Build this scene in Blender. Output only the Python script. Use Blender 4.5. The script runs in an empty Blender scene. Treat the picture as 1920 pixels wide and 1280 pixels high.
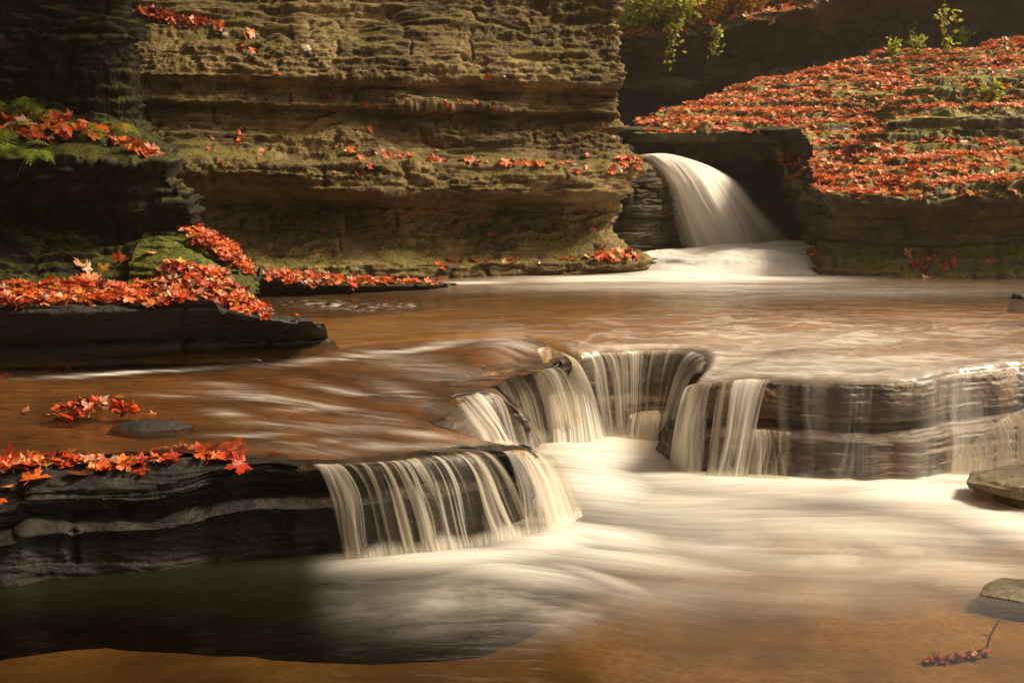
import bpy, math, random
import numpy as np
from mathutils import Vector, Matrix, Quaternion

random.seed(7)
rng = np.random.default_rng(11)
sc = bpy.context.scene
COL = sc.collection

# ------------------------------------------------------------------ camera
CAMH = 1.59
FPX = 2133.3
PITCH = math.atan(390.0 / FPX)
cam_d = bpy.data.cameras.new('camera')
cam_d.sensor_width = 36.0
cam_d.lens = 40.0
cam_d.clip_start = 0.05
cam_d.clip_end = 500
cam = bpy.data.objects.new('camera', cam_d)
COL.objects.link(cam)
cam.location = (0, 0, CAMH)
cam.rotation_euler = (math.pi / 2 - PITCH, 0, 0)
sc.camera = cam

# ------------------------------------------------------------------ light
SUN_TO = Vector((0.64, 0.06, 0.76)).normalized()      # direction towards the sun
elev = math.asin(SUN_TO.z)
azim = math.atan2(SUN_TO.x, SUN_TO.y)
world = bpy.data.worlds.new('World')
sc.world = world
world.use_nodes = True
wt = world.node_tree
wt.nodes.clear()
wo = wt.nodes.new('ShaderNodeOutputWorld')
wb = wt.nodes.new('ShaderNodeBackground')
sky = wt.nodes.new('ShaderNodeTexSky')
sky.sky_type = 'NISHITA'
sky.sun_disc = False
sky.sun_elevation = elev
sky.sun_rotation = azim
sky.air_density = 1.0
sky.dust_density = 4.0
tint = wt.nodes.new('ShaderNodeMix')
tint.data_type = 'RGBA'
tint.blend_type = 'MULTIPLY'
tint.inputs[0].default_value = 1.0
tint.inputs[7].default_value = (1.0, 0.80, 0.55, 1)    # sky light filtered by the autumn canopy over the gorge
wt.links.new(sky.outputs[0], tint.inputs[6])
wt.links.new(tint.outputs[2], wb.inputs[0])
wb.inputs[1].default_value = 0.115
wt.links.new(wb.outputs[0], wo.inputs[0])

sun_d = bpy.data.lights.new('sun', 'SUN')
sun_d.energy = 3.6
sun_d.angle = math.radians(15)
sun_d.color = (1.0, 0.86, 0.66)
sun = bpy.data.objects.new('sun', sun_d)
COL.objects.link(sun)
sun.location = (4, -2, 9)
sun.rotation_euler = (-SUN_TO).to_track_quat('-Z', 'Y').to_euler()

sc.view_settings.view_transform = 'Standard'
sc.view_settings.look = 'None'
sc.view_settings.gamma = 1.0
sc.view_settings.exposure = 0.82
sc.render.engine = 'CYCLES'
sc.cycles.use_denoising = True
sc.cycles.max_bounces = 6
sc.cycles.transparent_max_bounces = 24
sc.cycles.sample_clamp_indirect = 4.0
sc.cycles.caustics_reflective = False
sc.cycles.caustics_refractive = False

# ------------------------------------------------------------------ helpers: photo measurements -> world
CP, SP = math.cos(PITCH), math.sin(PITCH)


def ray(px, py):
    a = (px - 960.0) / FPX
    b = -(py - 640.0) / FPX
    return (a, CP + b * SP, -SP + b * CP)


def Z(px, py, z):
    """point at height z that lies along this direction of the survey photograph"""
    d = ray(px, py)
    t = (z - CAMH) / d[2]
    return (d[0] * t, d[1] * t, z)


def P(px, py, Y):
    d = ray(px, py)
    t = Y / d[1]
    return (d[0] * t, Y, CAMH + d[2] * t)


def to_px(p):
    x, y, z = p[..., 0], p[..., 1], p[..., 2] - CAMH
    f = y * CP - z * SP
    u = y * SP + z * CP
    f = np.maximum(f, 0.05)
    return 960 + FPX * x / f, 640 - FPX * u / f


# ------------------------------------------------------------------ noise
_perm = np.arange(256)
np.random.default_rng(5).shuffle(_perm)
_perm = np.concatenate([_perm, _perm, _perm])
_g = np.random.default_rng(6).normal(size=(256, 3))
_g /= np.linalg.norm(_g, axis=1)[:, None]
_g = _g.astype(np.float32)


def pnoise(x, y, z):
    x, y, z = np.broadcast_arrays(x, y, z)
    xi, yi, zi = np.floor(x), np.floor(y), np.floor(z)
    xf, yf, zf = (x - xi), (y - yi), (z - zi)
    xi = xi.astype(np.int64) & 255
    yi = yi.astype(np.int64) & 255
    zi = zi.astype(np.int64) & 255
    u = xf * xf * xf * (xf * (xf * 6 - 15) + 10)
    v = yf * yf * yf * (yf * (yf * 6 - 15) + 10)
    w = zf * zf * zf * (zf * (zf * 6 - 15) + 10)
    r = 0
    for dx in (0, 1):
        wx = u if dx else 1 - u
        for dy in (0, 1):
            wy = v if dy else 1 - v
            for dz in (0, 1):
                wz = w if dz else 1 - w
                h = _perm[_perm[_perm[xi + dx] + yi + dy] + zi + dz]
                g = _g[h]
                r = r + wx * wy * wz * (g[..., 0] * (xf - dx) + g[..., 1] * (yf - dy) + g[..., 2] * (zf - dz))
    return r * 1.5


def fbm(x, y, z, o=4, gain=0.5, lac=2.03):
    r, a, f = 0, 1.0, 1.0
    for i in range(o):
        r = r + a * pnoise(x * f + 17.3 * i, y * f - 9.1 * i, z * f + 4.7 * i)
        a *= gain
        f *= lac
    return r


def sstep(a, b, x):
    t = np.clip((x - a) / (b - a), 0, 1)
    return t * t * (3 - 2 * t)


def crom(ctrl, n, axis=0, smooth=True):
    """resample control points (k, ...) to n along the first axis; index parameter, density follows length"""
    ctrl = np.asarray(ctrl, float)
    k = len(ctrl)
    seg = np.linalg.norm(np.diff(ctrl.reshape(k, -1, 3).mean(axis=1), axis=0), axis=1) + 1e-3
    cum = np.concatenate([[0], np.cumsum(seg)])
    t = np.interp(np.linspace(0, cum[-1], n), cum, np.arange(k))
    i = np.clip(np.floor(t).astype(int), 0, k - 2)
    f = (t - i).reshape((-1,) + (1,) * (ctrl.ndim - 1))
    p1, p2 = ctrl[i], ctrl[i + 1]
    if not smooth:
        return p1 * (1 - f) + p2 * f
    p0 = ctrl[np.maximum(i - 1, 0)]
    p3 = ctrl[np.minimum(i + 2, k - 1)]
    c = 0.5 * ((2 * p1) + (-p0 + p2) * f + (2 * p0 - 5 * p1 + 4 * p2 - p3) * f ** 2 + (-p0 + 3 * p1 - 3 * p2 + p3) * f ** 3)
    lin = p1 * (1 - f) + p2 * f
    return 0.6 * c + 0.4 * lin


def loft(rows, ns, nt, smooth_t=0.35):
    """rows: list of equally long lists of 3D points -> array (nt, ns, 3)"""
    R = np.array(rows, float)                    # (k, m, 3)
    S = crom(np.swapaxes(R, 0, 1), ns)           # (ns, k, 3)
    S = np.swapaxes(S, 0, 1)                     # (k, ns, 3)
    A = crom(S, nt)
    B = crom(S, nt, smooth=False)
    return A * smooth_t + B * (1 - smooth_t)


def gnormals(G):
    du = np.gradient(G, axis=1)
    dv = np.gradient(G, axis=0)
    n = np.cross(du, dv)
    n /= np.linalg.norm(n, axis=-1, keepdims=True) + 1e-9
    return n


def mesh_grid(name, G, mat, attrs=None, flip=False, smooth=True, keep=None):
    nt, ns = G.shape[:2]
    me = bpy.data.meshes.new(name)
    me.vertices.add(nt * ns)
    me.vertices.foreach_set('co', G.reshape(-1).astype(np.float32))
    idx = np.arange(nt * ns).reshape(nt, ns)
    q = np.stack([idx[:-1, :-1], idx[:-1, 1:], idx[1:, 1:], idx[1:, :-1]], -1).reshape(-1, 4)
    if keep is not None:
        q = q[keep.reshape(-1)[q].all(axis=1)]
    if flip:
        q = q[:, ::-1]
    nf = len(q)
    me.loops.add(nf * 4)
    me.loops.foreach_set('vertex_index', q.reshape(-1).astype(np.int32))
    me.polygons.add(nf)
    me.polygons.foreach_set('loop_start', (np.arange(nf) * 4).astype(np.int32))
    if smooth:
        me.polygons.foreach_set('use_smooth', np.ones(nf, dtype=bool))
    for k, a in (attrs or {}).items():
        at = me.attributes.new(k, 'FLOAT', 'POINT')
        at.data.foreach_set('value', np.clip(a, 0, 10).reshape(-1).astype(np.float32))
    me.update()
    me.validate()
    if mat:
        me.materials.append(mat)
    return me


def mesh_poly(name, V, F, mat, attrs=None, smooth=False):
    me = bpy.data.meshes.new(name)
    me.from_pydata([tuple(v) for v in V], [], F)
    if smooth:
        me.polygons.foreach_set('use_smooth', np.ones(len(F), dtype=bool))
    for k, a in (attrs or {}).items():
        at = me.attributes.new(k, 'FLOAT_COLOR', 'POINT')
        at.data.foreach_set('color', np.asarray(a, np.float32).reshape(-1))
    me.update()
    if mat:
        me.materials.append(mat)
    return me


def link(name, me, label=None, cat=None, kind=None, group=None, parent=None):
    o = bpy.data.objects.new(name, me)
    COL.objects.link(o)
    if parent:
        o.parent = parent
    if label:
        o['label'] = label
    if cat:
        o['category'] = cat
    if kind:
        o['kind'] = kind
    if group:
        o['group'] = group
    return o


# ------------------------------------------------------------------ materials
class NT:
    def __init__(s, name):
        s.m = bpy.data.materials.new(name)
        s.m.use_nodes = True
        s.t = s.m.node_tree
        s.t.nodes.clear()
        s.out = s.n('ShaderNodeOutputMaterial')

    def n(s, typ, **kw):
        nd = s.t.nodes.new(typ)
        for k, v in kw.items():
            setattr(nd, k, v)
        return nd

    def set(s, inp, v):
        if isinstance(v, bpy.types.NodeSocket):
            s.t.links.new(v, inp)
        elif v is not None:
            if hasattr(inp.default_value, '__len__') and not hasattr(v, '__len__'):
                v = (v,) * len(inp.default_value)
            if hasattr(v, '__len__') and len(v) == 3 and len(inp.default_value) == 4:
                v = (*v, 1)
            inp.default_value = v

    def math(s, op, a, b=None, clamp=False):
        nd = s.n('ShaderNodeMath', operation=op, use_clamp=clamp)
        s.set(nd.inputs[0], a)
        if b is not None:
            s.set(nd.inputs[1], b)
        return nd.outputs[0]

    def vmul(s, v, k):
        nd = s.n('ShaderNodeVectorMath', operation='MULTIPLY')
        s.set(nd.inputs[0], v)
        s.set(nd.inputs[1], k)
        return nd.outputs[0]

    def noise(s, v, scale, detail=4, rough=0.55, dist=0.0):
        nd = s.n('ShaderNodeTexNoise')
        s.set(nd.inputs['Vector'], v)
        s.set(nd.inputs['Scale'], scale)
        s.set(nd.inputs['Detail'], detail)
        s.set(nd.inputs['Roughness'], rough)
        s.set(nd.inputs['Distortion'], dist)
        return nd.outputs[0]

    def mr(s, v, a, b, c=0.0, d=1.0):
        nd = s.n('ShaderNodeMapRange')
        nd.interpolation_type = 'SMOOTHSTEP'
        s.set(nd.inputs[0], v)
        s.set(nd.inputs[1], a)
        s.set(nd.inputs[2], b)
        s.set(nd.inputs[3], c)
        s.set(nd.inputs[4], d)
        return nd.outputs[0]

    def mix(s, f, a, b, blend='MIX'):
        nd = s.n('ShaderNodeMix', data_type='RGBA', blend_type=blend)
        s.set(nd.inputs[0], f)
        s.set(nd.inputs[6], a)
        s.set(nd.inputs[7], b)
        return nd.outputs[2]

    def attr(s, name):
        return s.n('ShaderNodeAttribute', attribute_name=name)

    def link(s, a, b):
        s.t.links.new(a, b)


def rock_mat(name, dark, mid, light, moss=0.3, moss_col=(0.075, 0.085, 0.012), rough=0.75, wet=0.0, stain=None, bump=1.0,
             xmoss=None):
    s = NT(name)
    geo = s.n('ShaderNodeNewGeometry')
    pos = geo.outputs['Position']
    strat = s.noise(s.vmul(pos, (1.3, 1.3, 22)), 1.6, 5, 0.6, 0.4)
    blot = s.noise(pos, 1.7, 5, 0.6)
    fine = s.noise(s.vmul(pos, (1, 1, 2.2)), 38, 5, 0.7)
    c = s.mix(s.mr(strat, 0.34, 0.66), dark, mid)
    c = s.mix(s.mr(blot, 0.42, 0.66), c, light)
    c = s.mix(s.mr(fine, 0.32, 0.62, 0.55, 0.0), c, dark)
    if stain:
        st = s.noise(s.vmul(pos, (5, 5, 0.8)), 1.2, 4, 0.6)
        c = s.mix(s.mr(st, 0.5, 0.72, 0, 0.85), c, stain)
    sep = s.n('ShaderNodeSeparateXYZ')
    s.link(geo.outputs['Normal'], sep.inputs[0])
    mn = s.noise(pos, 3.1, 6, 0.65)
    up = s.mr(sep.outputs[2], 0.0, 0.85)
    mm = s.math('MULTIPLY', s.mr(s.math('ADD', mn, s.math('MULTIPLY', up, 0.26)), 0.90 - moss * 0.40, 1.0 - moss * 0.40), min(1.0, moss * 2.2))
    mfine = s.noise(pos, 60, 3, 0.7)
    mcol = s.mix(s.mr(mfine, 0.3, 0.7), tuple(v * 0.45 for v in moss_col), tuple(v * 1.7 for v in moss_col))
    c = s.mix(mm, c, mcol)
    b = s.n('ShaderNodeBump')
    b.inputs['Strength'].default_value = 0.75 * bump
    b.inputs['Distance'].default_value = 0.012
    h = s.math('ADD', s.math('MULTIPLY', strat, 1.2), s.math('ADD', s.math('MULTIPLY', fine, 0.8), s.math('MULTIPLY', mfine, 0.25)))
    s.link(h, b.inputs['Height'])
    p = s.n('ShaderNodeBsdfPrincipled')
    s.set(p.inputs['Base Color'], c)
    s.link(b.outputs[0], p.inputs['Normal'])
    if wet > 0:
        wn = s.noise(s.vmul(pos, (1, 1, 3)), 4.0, 4, 0.6)
        r = s.mr(wn, 0.35, 0.65, max(0.16, rough - wet * 0.55), rough)
        s.set(p.inputs['Roughness'], s.math('MAXIMUM', r, s.math('MULTIPLY', mm, 0.8)))
        s.set(p.inputs['Specular IOR Level'], 0.5 + 0.3 * wet)
    else:
        s.set(p.inputs['Roughness'], rough)
        s.set(p.inputs['Specular IOR Level'], 0.25)
    s.link(p.outputs[0], s.out.inputs[0])
    return s.m


M_CLIFF = rock_mat('cliff_rock', (0.045, 0.034, 0.016), (0.17, 0.115, 0.045), (0.31, 0.225, 0.098), moss=0.55, moss_col=(0.10, 0.085, 0.018), rough=0.8, bump=1.3)
M_DARK = rock_mat('dark_rock', (0.006, 0.005, 0.003), (0.020, 0.015, 0.008), (0.038, 0.030, 0.015), moss=0.62, moss_col=(0.05, 0.052, 0.008), rough=0.75)  # wet black-brown rock, dark by its own colour
M_MOSSY = rock_mat('mossy_rock', (0.012, 0.010, 0.005), (0.04, 0.033, 0.014), (0.075, 0.06, 0.028), moss=0.95, moss_col=(0.075, 0.085, 0.010), rough=0.8)
M_LEDGE = rock_mat('wet_ledge_rock', (0.005, 0.004, 0.002), (0.011, 0.008, 0.0045), (0.021, 0.015, 0.009), moss=0.12, rough=0.78, wet=0.34, bump=0.9)
M_FAR = rock_mat('hazy_cliff_rock', (0.022, 0.016, 0.008), (0.065, 0.048, 0.024), (0.13, 0.098, 0.05), moss=0.35, rough=0.8)  # lighter tones carry the far haze in the rock colour
M_BANK = rock_mat('bank_rock', (0.022, 0.017, 0.008), (0.075, 0.058, 0.028), (0.16, 0.13, 0.065), moss=0.80, moss_col=(0.15, 0.135, 0.015), rough=0.75, wet=0.3)
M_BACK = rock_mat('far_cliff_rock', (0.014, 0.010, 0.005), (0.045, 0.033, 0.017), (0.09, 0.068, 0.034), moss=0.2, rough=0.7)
M_SHELF = rock_mat('stream_rock', (0.022, 0.014, 0.011), (0.052, 0.033, 0.026), (0.080, 0.054, 0.044), moss=0.02, rough=0.62, wet=0.35, bump=0.35, stain=(0.12, 0.055, 0.016))
M_STREAMBED = rock_mat('stream_bed_rust_rock', (0.06, 0.030, 0.013), (0.15, 0.076, 0.029), (0.22, 0.12, 0.047), moss=0.0, rough=0.7, bump=0.6)
M_BED = rock_mat('stream_bed_rock', (0.16, 0.082, 0.025), (0.27, 0.148, 0.046), (0.36, 0.205, 0.070), moss=0.0, rough=0.8, bump=0.4)
M_BOULDER = rock_mat('boulder_rock', (0.022, 0.017, 0.007), (0.085, 0.066, 0.026), (0.19, 0.15, 0.06), moss=0.25, rough=0.65, wet=0.45)


def water_mat(name, tintc, murkc, foamc=(0.96, 0.94, 0.87), gloss_rough=0.12, bump_scale=(6, 14, 6), bump=0.25, spec=1.0):
    s = NT(name)
    geo = s.n('ShaderNodeNewGeometry')
    pos = geo.outputs['Position']
    fo = s.attr('foam').outputs['Fac']
    mu = s.attr('murk').outputs['Fac']
    tr = s.n('ShaderNodeBsdfTransparent')
    s.set(tr.inputs[0], tintc)
    df = s.n('ShaderNodeBsdfDiffuse')
    s.set(df.inputs[0], murkc)
    m1 = s.n('ShaderNodeMixShader')
    s.set(m1.inputs[0], mu)
    s.link(tr.outputs[0], m1.inputs[1])
    s.link(df.outputs[0], m1.inputs[2])
    nb = s.noise(s.vmul(pos, bump_scale), 1.0, 4, 0.6, 0.6)
    b = s.n('ShaderNodeBump')
    b.inputs['Strength'].default_value = bump
    b.inputs['Distance'].default_value = 0.03
    s.link(nb, b.inputs['Height'])
    gl = s.n('ShaderNodeBsdfGlossy')
    s.set(gl.inputs[0], (1, 1, 1))
    s.set(gl.inputs['Roughness'], gloss_rough)
    s.link(b.outputs[0], gl.inputs['Normal'])
    fr = s.n('ShaderNodeFresnel')
    fr.inputs[0].default_value = 1.33
    s.link(b.outputs[0], fr.inputs[1])
    m2 = s.n('ShaderNodeMixShader')
    s.set(m2.inputs[0], s.math('MULTIPLY', fr.outputs[0], spec, True))
    s.link(m1.outputs[0], m2.inputs[1])
    s.link(gl.outputs[0], m2.inputs[2])
    fd = s.n('ShaderNodeBsdfDiffuse')
    s.set(fd.inputs[0], foamc)
    ft = s.n('ShaderNodeBsdfTranslucent')
    s.set(ft.inputs[0], foamc)
    m3 = s.n('ShaderNodeMixShader')
    m3.inputs[0].default_value = 0.35
    s.link(fd.outputs[0], m3.inputs[1])
    s.link(ft.outputs[0], m3.inputs[2])
    m4 = s.n('ShaderNodeMixShader')
    s.set(m4.inputs[0], s.math('MULTIPLY', fo, 1.0, True))
    s.link(m2.outputs[0], m4.inputs[1])
    s.link(m3.outputs[0], m4.inputs[2])
    s.link(m4.outputs[0], s.out.inputs[0])
    return s.m


M_FALL = water_mat('falling_water', (0.97, 0.94, 0.88), (0.3, 0.25, 0.18), gloss_rough=0.35, bump_scale=(40, 40, 2), bump=0.2, spec=0.08)
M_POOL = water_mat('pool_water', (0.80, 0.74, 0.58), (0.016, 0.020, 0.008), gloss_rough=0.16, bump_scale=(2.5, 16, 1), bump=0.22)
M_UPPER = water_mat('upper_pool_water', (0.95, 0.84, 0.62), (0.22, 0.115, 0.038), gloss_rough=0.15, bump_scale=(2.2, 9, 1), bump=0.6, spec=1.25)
M_STREAM = water_mat('stream_water', (0.92, 0.78, 0.58), (0.14, 0.07, 0.03), gloss_rough=0.15, bump_scale=(3, 14, 1), bump=0.55, spec=1.05)


def leaf_mat():
    s = NT('autumn_leaf')
    at = s.attr('lc')
    c = at.outputs['Color']
    geo = s.n('ShaderNodeNewGeometry')
    nz = s.noise(geo.outputs['Position'], 90, 3, 0.6)
    c = s.mix(s.mr(nz, 0.3, 0.7, 0.15, 0.0), c, (0.09, 0.025, 0.006))
    p = s.n('ShaderNodeBsdfPrincipled')
    s.set(p.inputs['Base Color'], c)
    s.set(p.inputs['Roughness'], 0.42)
    s.set(p.inputs['Specular IOR Level'], 0.5)
    t = s.n('ShaderNodeBsdfTranslucent')
    s.set(t.inputs[0], c)
    m = s.n('ShaderNodeMixShader')
    m.inputs[0].default_value = 0.25
    s.link(p.outputs[0], m.inputs[1])
    s.link(t.outputs[0], m.inputs[2])
    s.link(m.outputs[0], s.out.inputs[0])
    return s.m


M_LEAF = leaf_mat()


def plain_mat(name, col, rough=0.7, trans=0.0):
    s = NT(name)
    geo = s.n('ShaderNodeNewGeometry')
    nz = s.noise(geo.outputs['Position'], 25, 3, 0.6)
    c = s.mix(s.mr(nz, 0.3, 0.7), tuple(v * 0.6 for v in col), tuple(v * 1.3 for v in col))
    p = s.n('ShaderNodeBsdfPrincipled')
    s.set(p.inputs['Base Color'], c)
    s.set(p.inputs['Roughness'], rough)
    if trans:
        t = s.n('ShaderNodeBsdfTranslucent')
        s.set(t.inputs[0], c)
        m = s.n('ShaderNodeMixShader')
        m.inputs[0].default_value = trans
        s.link(p.outputs[0], m.inputs[1])
        s.link(t.outputs[0], m.inputs[2])
        s.link(m.outputs[0], s.out.inputs[0])
    else:
        s.link(p.outputs[0], s.out.inputs[0])
    return s.m


M_FERN = plain_mat('fern_green', (0.27, 0.38, 0.03), 0.55, 0.35)
M_SHRUBG = plain_mat('shrub_green', (0.42, 0.45, 0.04), 0.55, 0.4)
M_SHRUBY = plain_mat('shrub_yellow', (0.64, 0.40, 0.05), 0.55, 0.4)
M_TWIG = plain_mat('twig_bark', (0.06, 0.04, 0.022), 0.8)
M_CHIP = plain_mat('pale_stone_chip', (0.45, 0.42, 0.28), 0.8)

# ------------------------------------------------------------------ rock surfaces
_lay = np.random.default_rng(21)
TH1 = np.cumsum(_lay.uniform(0.05, 0.19, 140)) - 2.0
TH2 = np.cumsum(_lay.uniform(0.010, 0.045, 600)) - 2.0
TH3 = np.cumsum(_lay.uniform(0.005, 0.018, 1400)) - 2.0
H3 = _lay.uniform(-1, 1, 1500)
H1 = _lay.uniform(-1, 1, 200)
H2 = _lay.uniform(-1, 1, 700)


def layer(z, T, H, x, y, fq, seed):
    i = np.clip(np.searchsorted(T, z), 1, len(T) - 1)
    lo, hi = T[i - 1], T[i]
    f = (z - lo) / (hi - lo)
    n = pnoise(x * fq + i * 3.7, y * fq, i * 1.37 + seed)
    n2 = pnoise(x * fq * 3.1, y * fq * 3.1 + i, i * 2.11 + seed)
    v = 0.45 * H[i] + 0.9 * np.tanh(3.0 * n) + 0.45 * np.tanh(4.0 * n2)
    edge = np.exp(-f / 0.10) + 0.8 * np.exp(-(1 - f) / 0.10)
    return v, edge, i


def rock_disp(G, N, big=0.05, a1=0.05, a2=0.016, crumb=0.02, top=0.012, joint=0.03, sc_=1.0, seed=0.0, tilt=(0.0, 0.0)):
    x, y, z = G[..., 0] / sc_, G[..., 1] / sc_, G[..., 2] / sc_
    z = z + tilt[0] * x + tilt[1] * y
    zz = z + 0.035 * pnoise(x * 0.9, y * 0.9, seed) + 0.008 * pnoise(x * 5, y * 5, z * 4)
    v1, e1, i1 = layer(zz, TH1, H1, x, y, 0.9, seed)
    v2, e2, i2 = layer(zz, TH2, H2, x, y, 2.2, seed + 9)
    hor = np.sqrt(np.clip(1 - N[..., 2] ** 2, 0, 1))
    cmask = sstep(-0.25, 0.35, pnoise(x * 0.5, y * 0.5, zz * 3.5 + seed))
    cr = fbm(x * 9, y * 9, z * 22, 4, 0.6) + 0.7 * np.abs(fbm(x * 4, y * 4, z * 9 + 5, 3, 0.55))
    thin_mask = 1 - 0.6 * cmask
    d = big * fbm(x * 0.8 + seed, y * 0.8, z * 1.2, 3)
    d = d + hor * (a1 * (v1 - 0.35 * e1) + a2 * thin_mask * (v2 - 0.6 * e2)) + crumb * (0.25 + cmask) * cr * (0.25 + 0.75 * hor)
    ck = np.abs(pnoise(x * 1.5, y * 1.5, i1 * 3.1 + seed))
    d = d - hor * joint * np.exp(-(ck / 0.035) ** 2)
    v3, e3, i3 = layer(zz, TH3, H3, x, y, 6.0, seed + 19)
    d = d + hor * a2 * 0.45 * (v3 - 0.5 * e3)
    d = d + top * (1 - hor) * (fbm(x * 6, y * 6, z * 2, 5, 0.6) + 0.8 * v2)
    return G + N * (d * sc_)[..., None]


def cols(pts):
    return pts


def rock(name, rows, ns, nt, mat, label, cat='rock', kind='structure', smooth_t=0.35, flip=False, fade_edges=False, terr=None, wp=False, **kw):
    G = loft(rows, ns, nt, smooth_t)
    if wp:
        G = warp(G)
    N = gnormals(G)
    if flip:
        N = -N
    D = rock_disp(G, N, **kw)
    if terr:
        hh, st = terr
        z = D[..., 2] + 0.05 * pnoise(D[..., 0] * 1.1, D[..., 1] * 1.1, 3.3) + 0.02 * pnoise(D[..., 0] * 4, D[..., 1] * 4, 8.3)
        q = z / hh
        fl = np.floor(q)
        fr = q - fl
        zt = (fl + sstep(0.55, 1.0, fr)) * hh
        D[..., 2] += (zt - z) * st
    me = mesh_grid(name, D, mat, flip=flip)
    return link(name, me, label, cat, kind)


def outward(pts):
    A = np.array(pts)[:, :2]
    t = np.gradient(A, axis=0)
    t /= np.linalg.norm(t, axis=1)[:, None] + 1e-9
    return np.stack([t[:, 1], -t[:, 0], np.zeros(len(t))], 1)


def warp(G):
    """small scallops shared by the rims, the faces below them and the water that leaves them"""
    G = np.array(G, float)
    x, y = G[..., 0], G[..., 1]
    dx = 0.030 * pnoise(x * 3.1, y * 3.1, 4.2) + 0.012 * pnoise(x * 9, y * 9, 1.2)
    dy = 0.045 * pnoise(x * 2.7, y * 2.7, 9.2) + 0.016 * pnoise(x * 8.3, y * 8.3, 6.2)
    G[..., 0] = x + dx
    G[..., 1] = y + dy
    return G


def ledge_rows(lip, base, back, profile, deep=-0.5, rnd_lip=False):
    """rows from bottom to top: below water, base, face profile, lip, top, back"""
    L, B, K = np.array(lip, float), np.array(base, float), np.array(back, float)
    o = outward(B)
    below = B.copy()
    below[:, 2] = deep
    rows = [below - o * 0.05]
    for f, rec in profile:
        rows.append(B * (1 - f) + L * f - o * rec)
    rows.append(L if not rnd_lip else L - o * 0.05)
    rows.append(L * 0.7 + K * 0.3 + np.array([0, 0, 0.005 if not rnd_lip else -0.02]))
    rows.append(K)
    return rows


# --- tall cliff on the left of the falls
xl = [-260, 0, 160, 330, 480, 640, 800, 960, 1080, 1150]
Yl = [7.7, 7.95, 8.1, 8.25, 8.45, 8.62, 8.75, 8.9, 9.02, 9.15]
prof = [  # py left, py right, dY, px of the right silhouette
    (560, 545, -0.02, 1205), (535, 514, 0.0, 1208), (505, 490, 0.03, 1205), (492, 478, 0.14, 1180), (450, 452, 0.27, 1150), (425, 425, 0.40, 1140),
    (388, 392, 0.46, 1150), (372, 380, 0.26, 1165), (352, 365, 0.10, 1178), (322, 335, 0.13, 1182), (296, 316, 0.20, 1205),
    (284, 306, 0.42, 1195), (262, 285, 0.52, 1178), (228, 250, 0.60, 1166), (200, 222, 0.68, 1158), (190, 212, 0.54, 1160), (160, 180, 0.60, 1150),
    (140, 158, 0.52, 1172), (118, 135, 0.55, 1176), (85, 100, 0.62, 1164), (60, 60, 0.74, 1160), (0, 0, 0.90, 1160), (-120, -120, 1.10, 1168), (-330, -330, 1.3, 1190),
    (-760, -760, 1.6, 1200)]
rows = []
for pl, pr, dy, xr in prof:
    r = []
    for k, (x, Y) in enumerate(zip(xl, Yl)):
        u = np.clip((x - 330) / 820.0, -0.3, 1)
        py = pl + (pr - pl) * u
        px = x if k < 8 else (x + (xr - 1150) * (0.45 if k == 8 else 1.0))
        if k == 9:
            px = xr
        dcol = dy
        if 330 <= x <= 500 and 345 < py < 430:
            dcol = dy + 0.15
        if k == 9:
            dcol = dy * 0.7 + 0.12
        r.append(P(px, py, Y + dcol))
    e = np.array(r[-1])
    r.append(tuple(e + np.array([-0.02, 0.35, 0.0])))
    r.append(tuple(e + np.array([-0.5, 1.2, 0.0])))
    r.append(tuple(e + np.array([-1.6, 3.2, 0.0])))
    rows.append(r)
top = [tuple(np.array(p) + np.array([-0.3, 3.5, 0.3])) for p in rows[-1]]
rows.append(top)
rock('cliff', rows, 1500, 950, M_CLIFF, 'tall layered brown shale cliff left of the main waterfall', 'cliff', big=0.06, a1=0.030, a2=0.017, crumb=0.026, top=0.012)

# --- dark rock stack, left edge
def stack_rows():
    X = [-1100, -500, -120, 60, 180]
    out = []
    data = [(548, 545, 6.30, 470), (520, 525, 6.45, 455), (478, 500, 6.60, 420), (450, 470, 6.70, 372), (430, 440, 6.80, 345), (400, 405, 6.74, 358), (350, 350, 6.66, 334),
            (296, 306, 6.62, 306), (262, 285, 6.86, 292), (205, 250, 7.12, 262), (180, 225, 7.2, 248), (120, 120, 7.22, 240), (60, 60, 7.15, 246), (0, 0, 7.25, 238), (-150, -150, 7.35, 236), (-900, -900, 7.7, 230)]
    for pl, pr, Y, xr in data:
        xs = X + [xr]
        r = []
        for x in xs:
            u = np.clip(x / max(xr, 1), -0.6, 1)
            r.append(P(x, pl + (pr - pl) * u, Y - 0.25 * max(0, -x) / 500.0 + (0.1 if x == xr else 0)))
        e = np.array(r[-1])
        r.append(tuple(e + np.array([-0.02, 0.3, 0])))
        r.append(tuple(e + np.array([-0.35, 1.1, 0])))
        out.append(r)
    out.append([tuple(np.array(p) + np.array([-0.2, 2.0, 0.2])) for p in out[-1]])
    return out


rock('rock_stack', stack_rows(), 700, 620, M_DARK, 'dark mossy rock stack with a fern ledge at the left edge', 'rock stack', big=0.05, a1=0.035, a2=0.03, crumb=0.03, seed=3.1)

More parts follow.
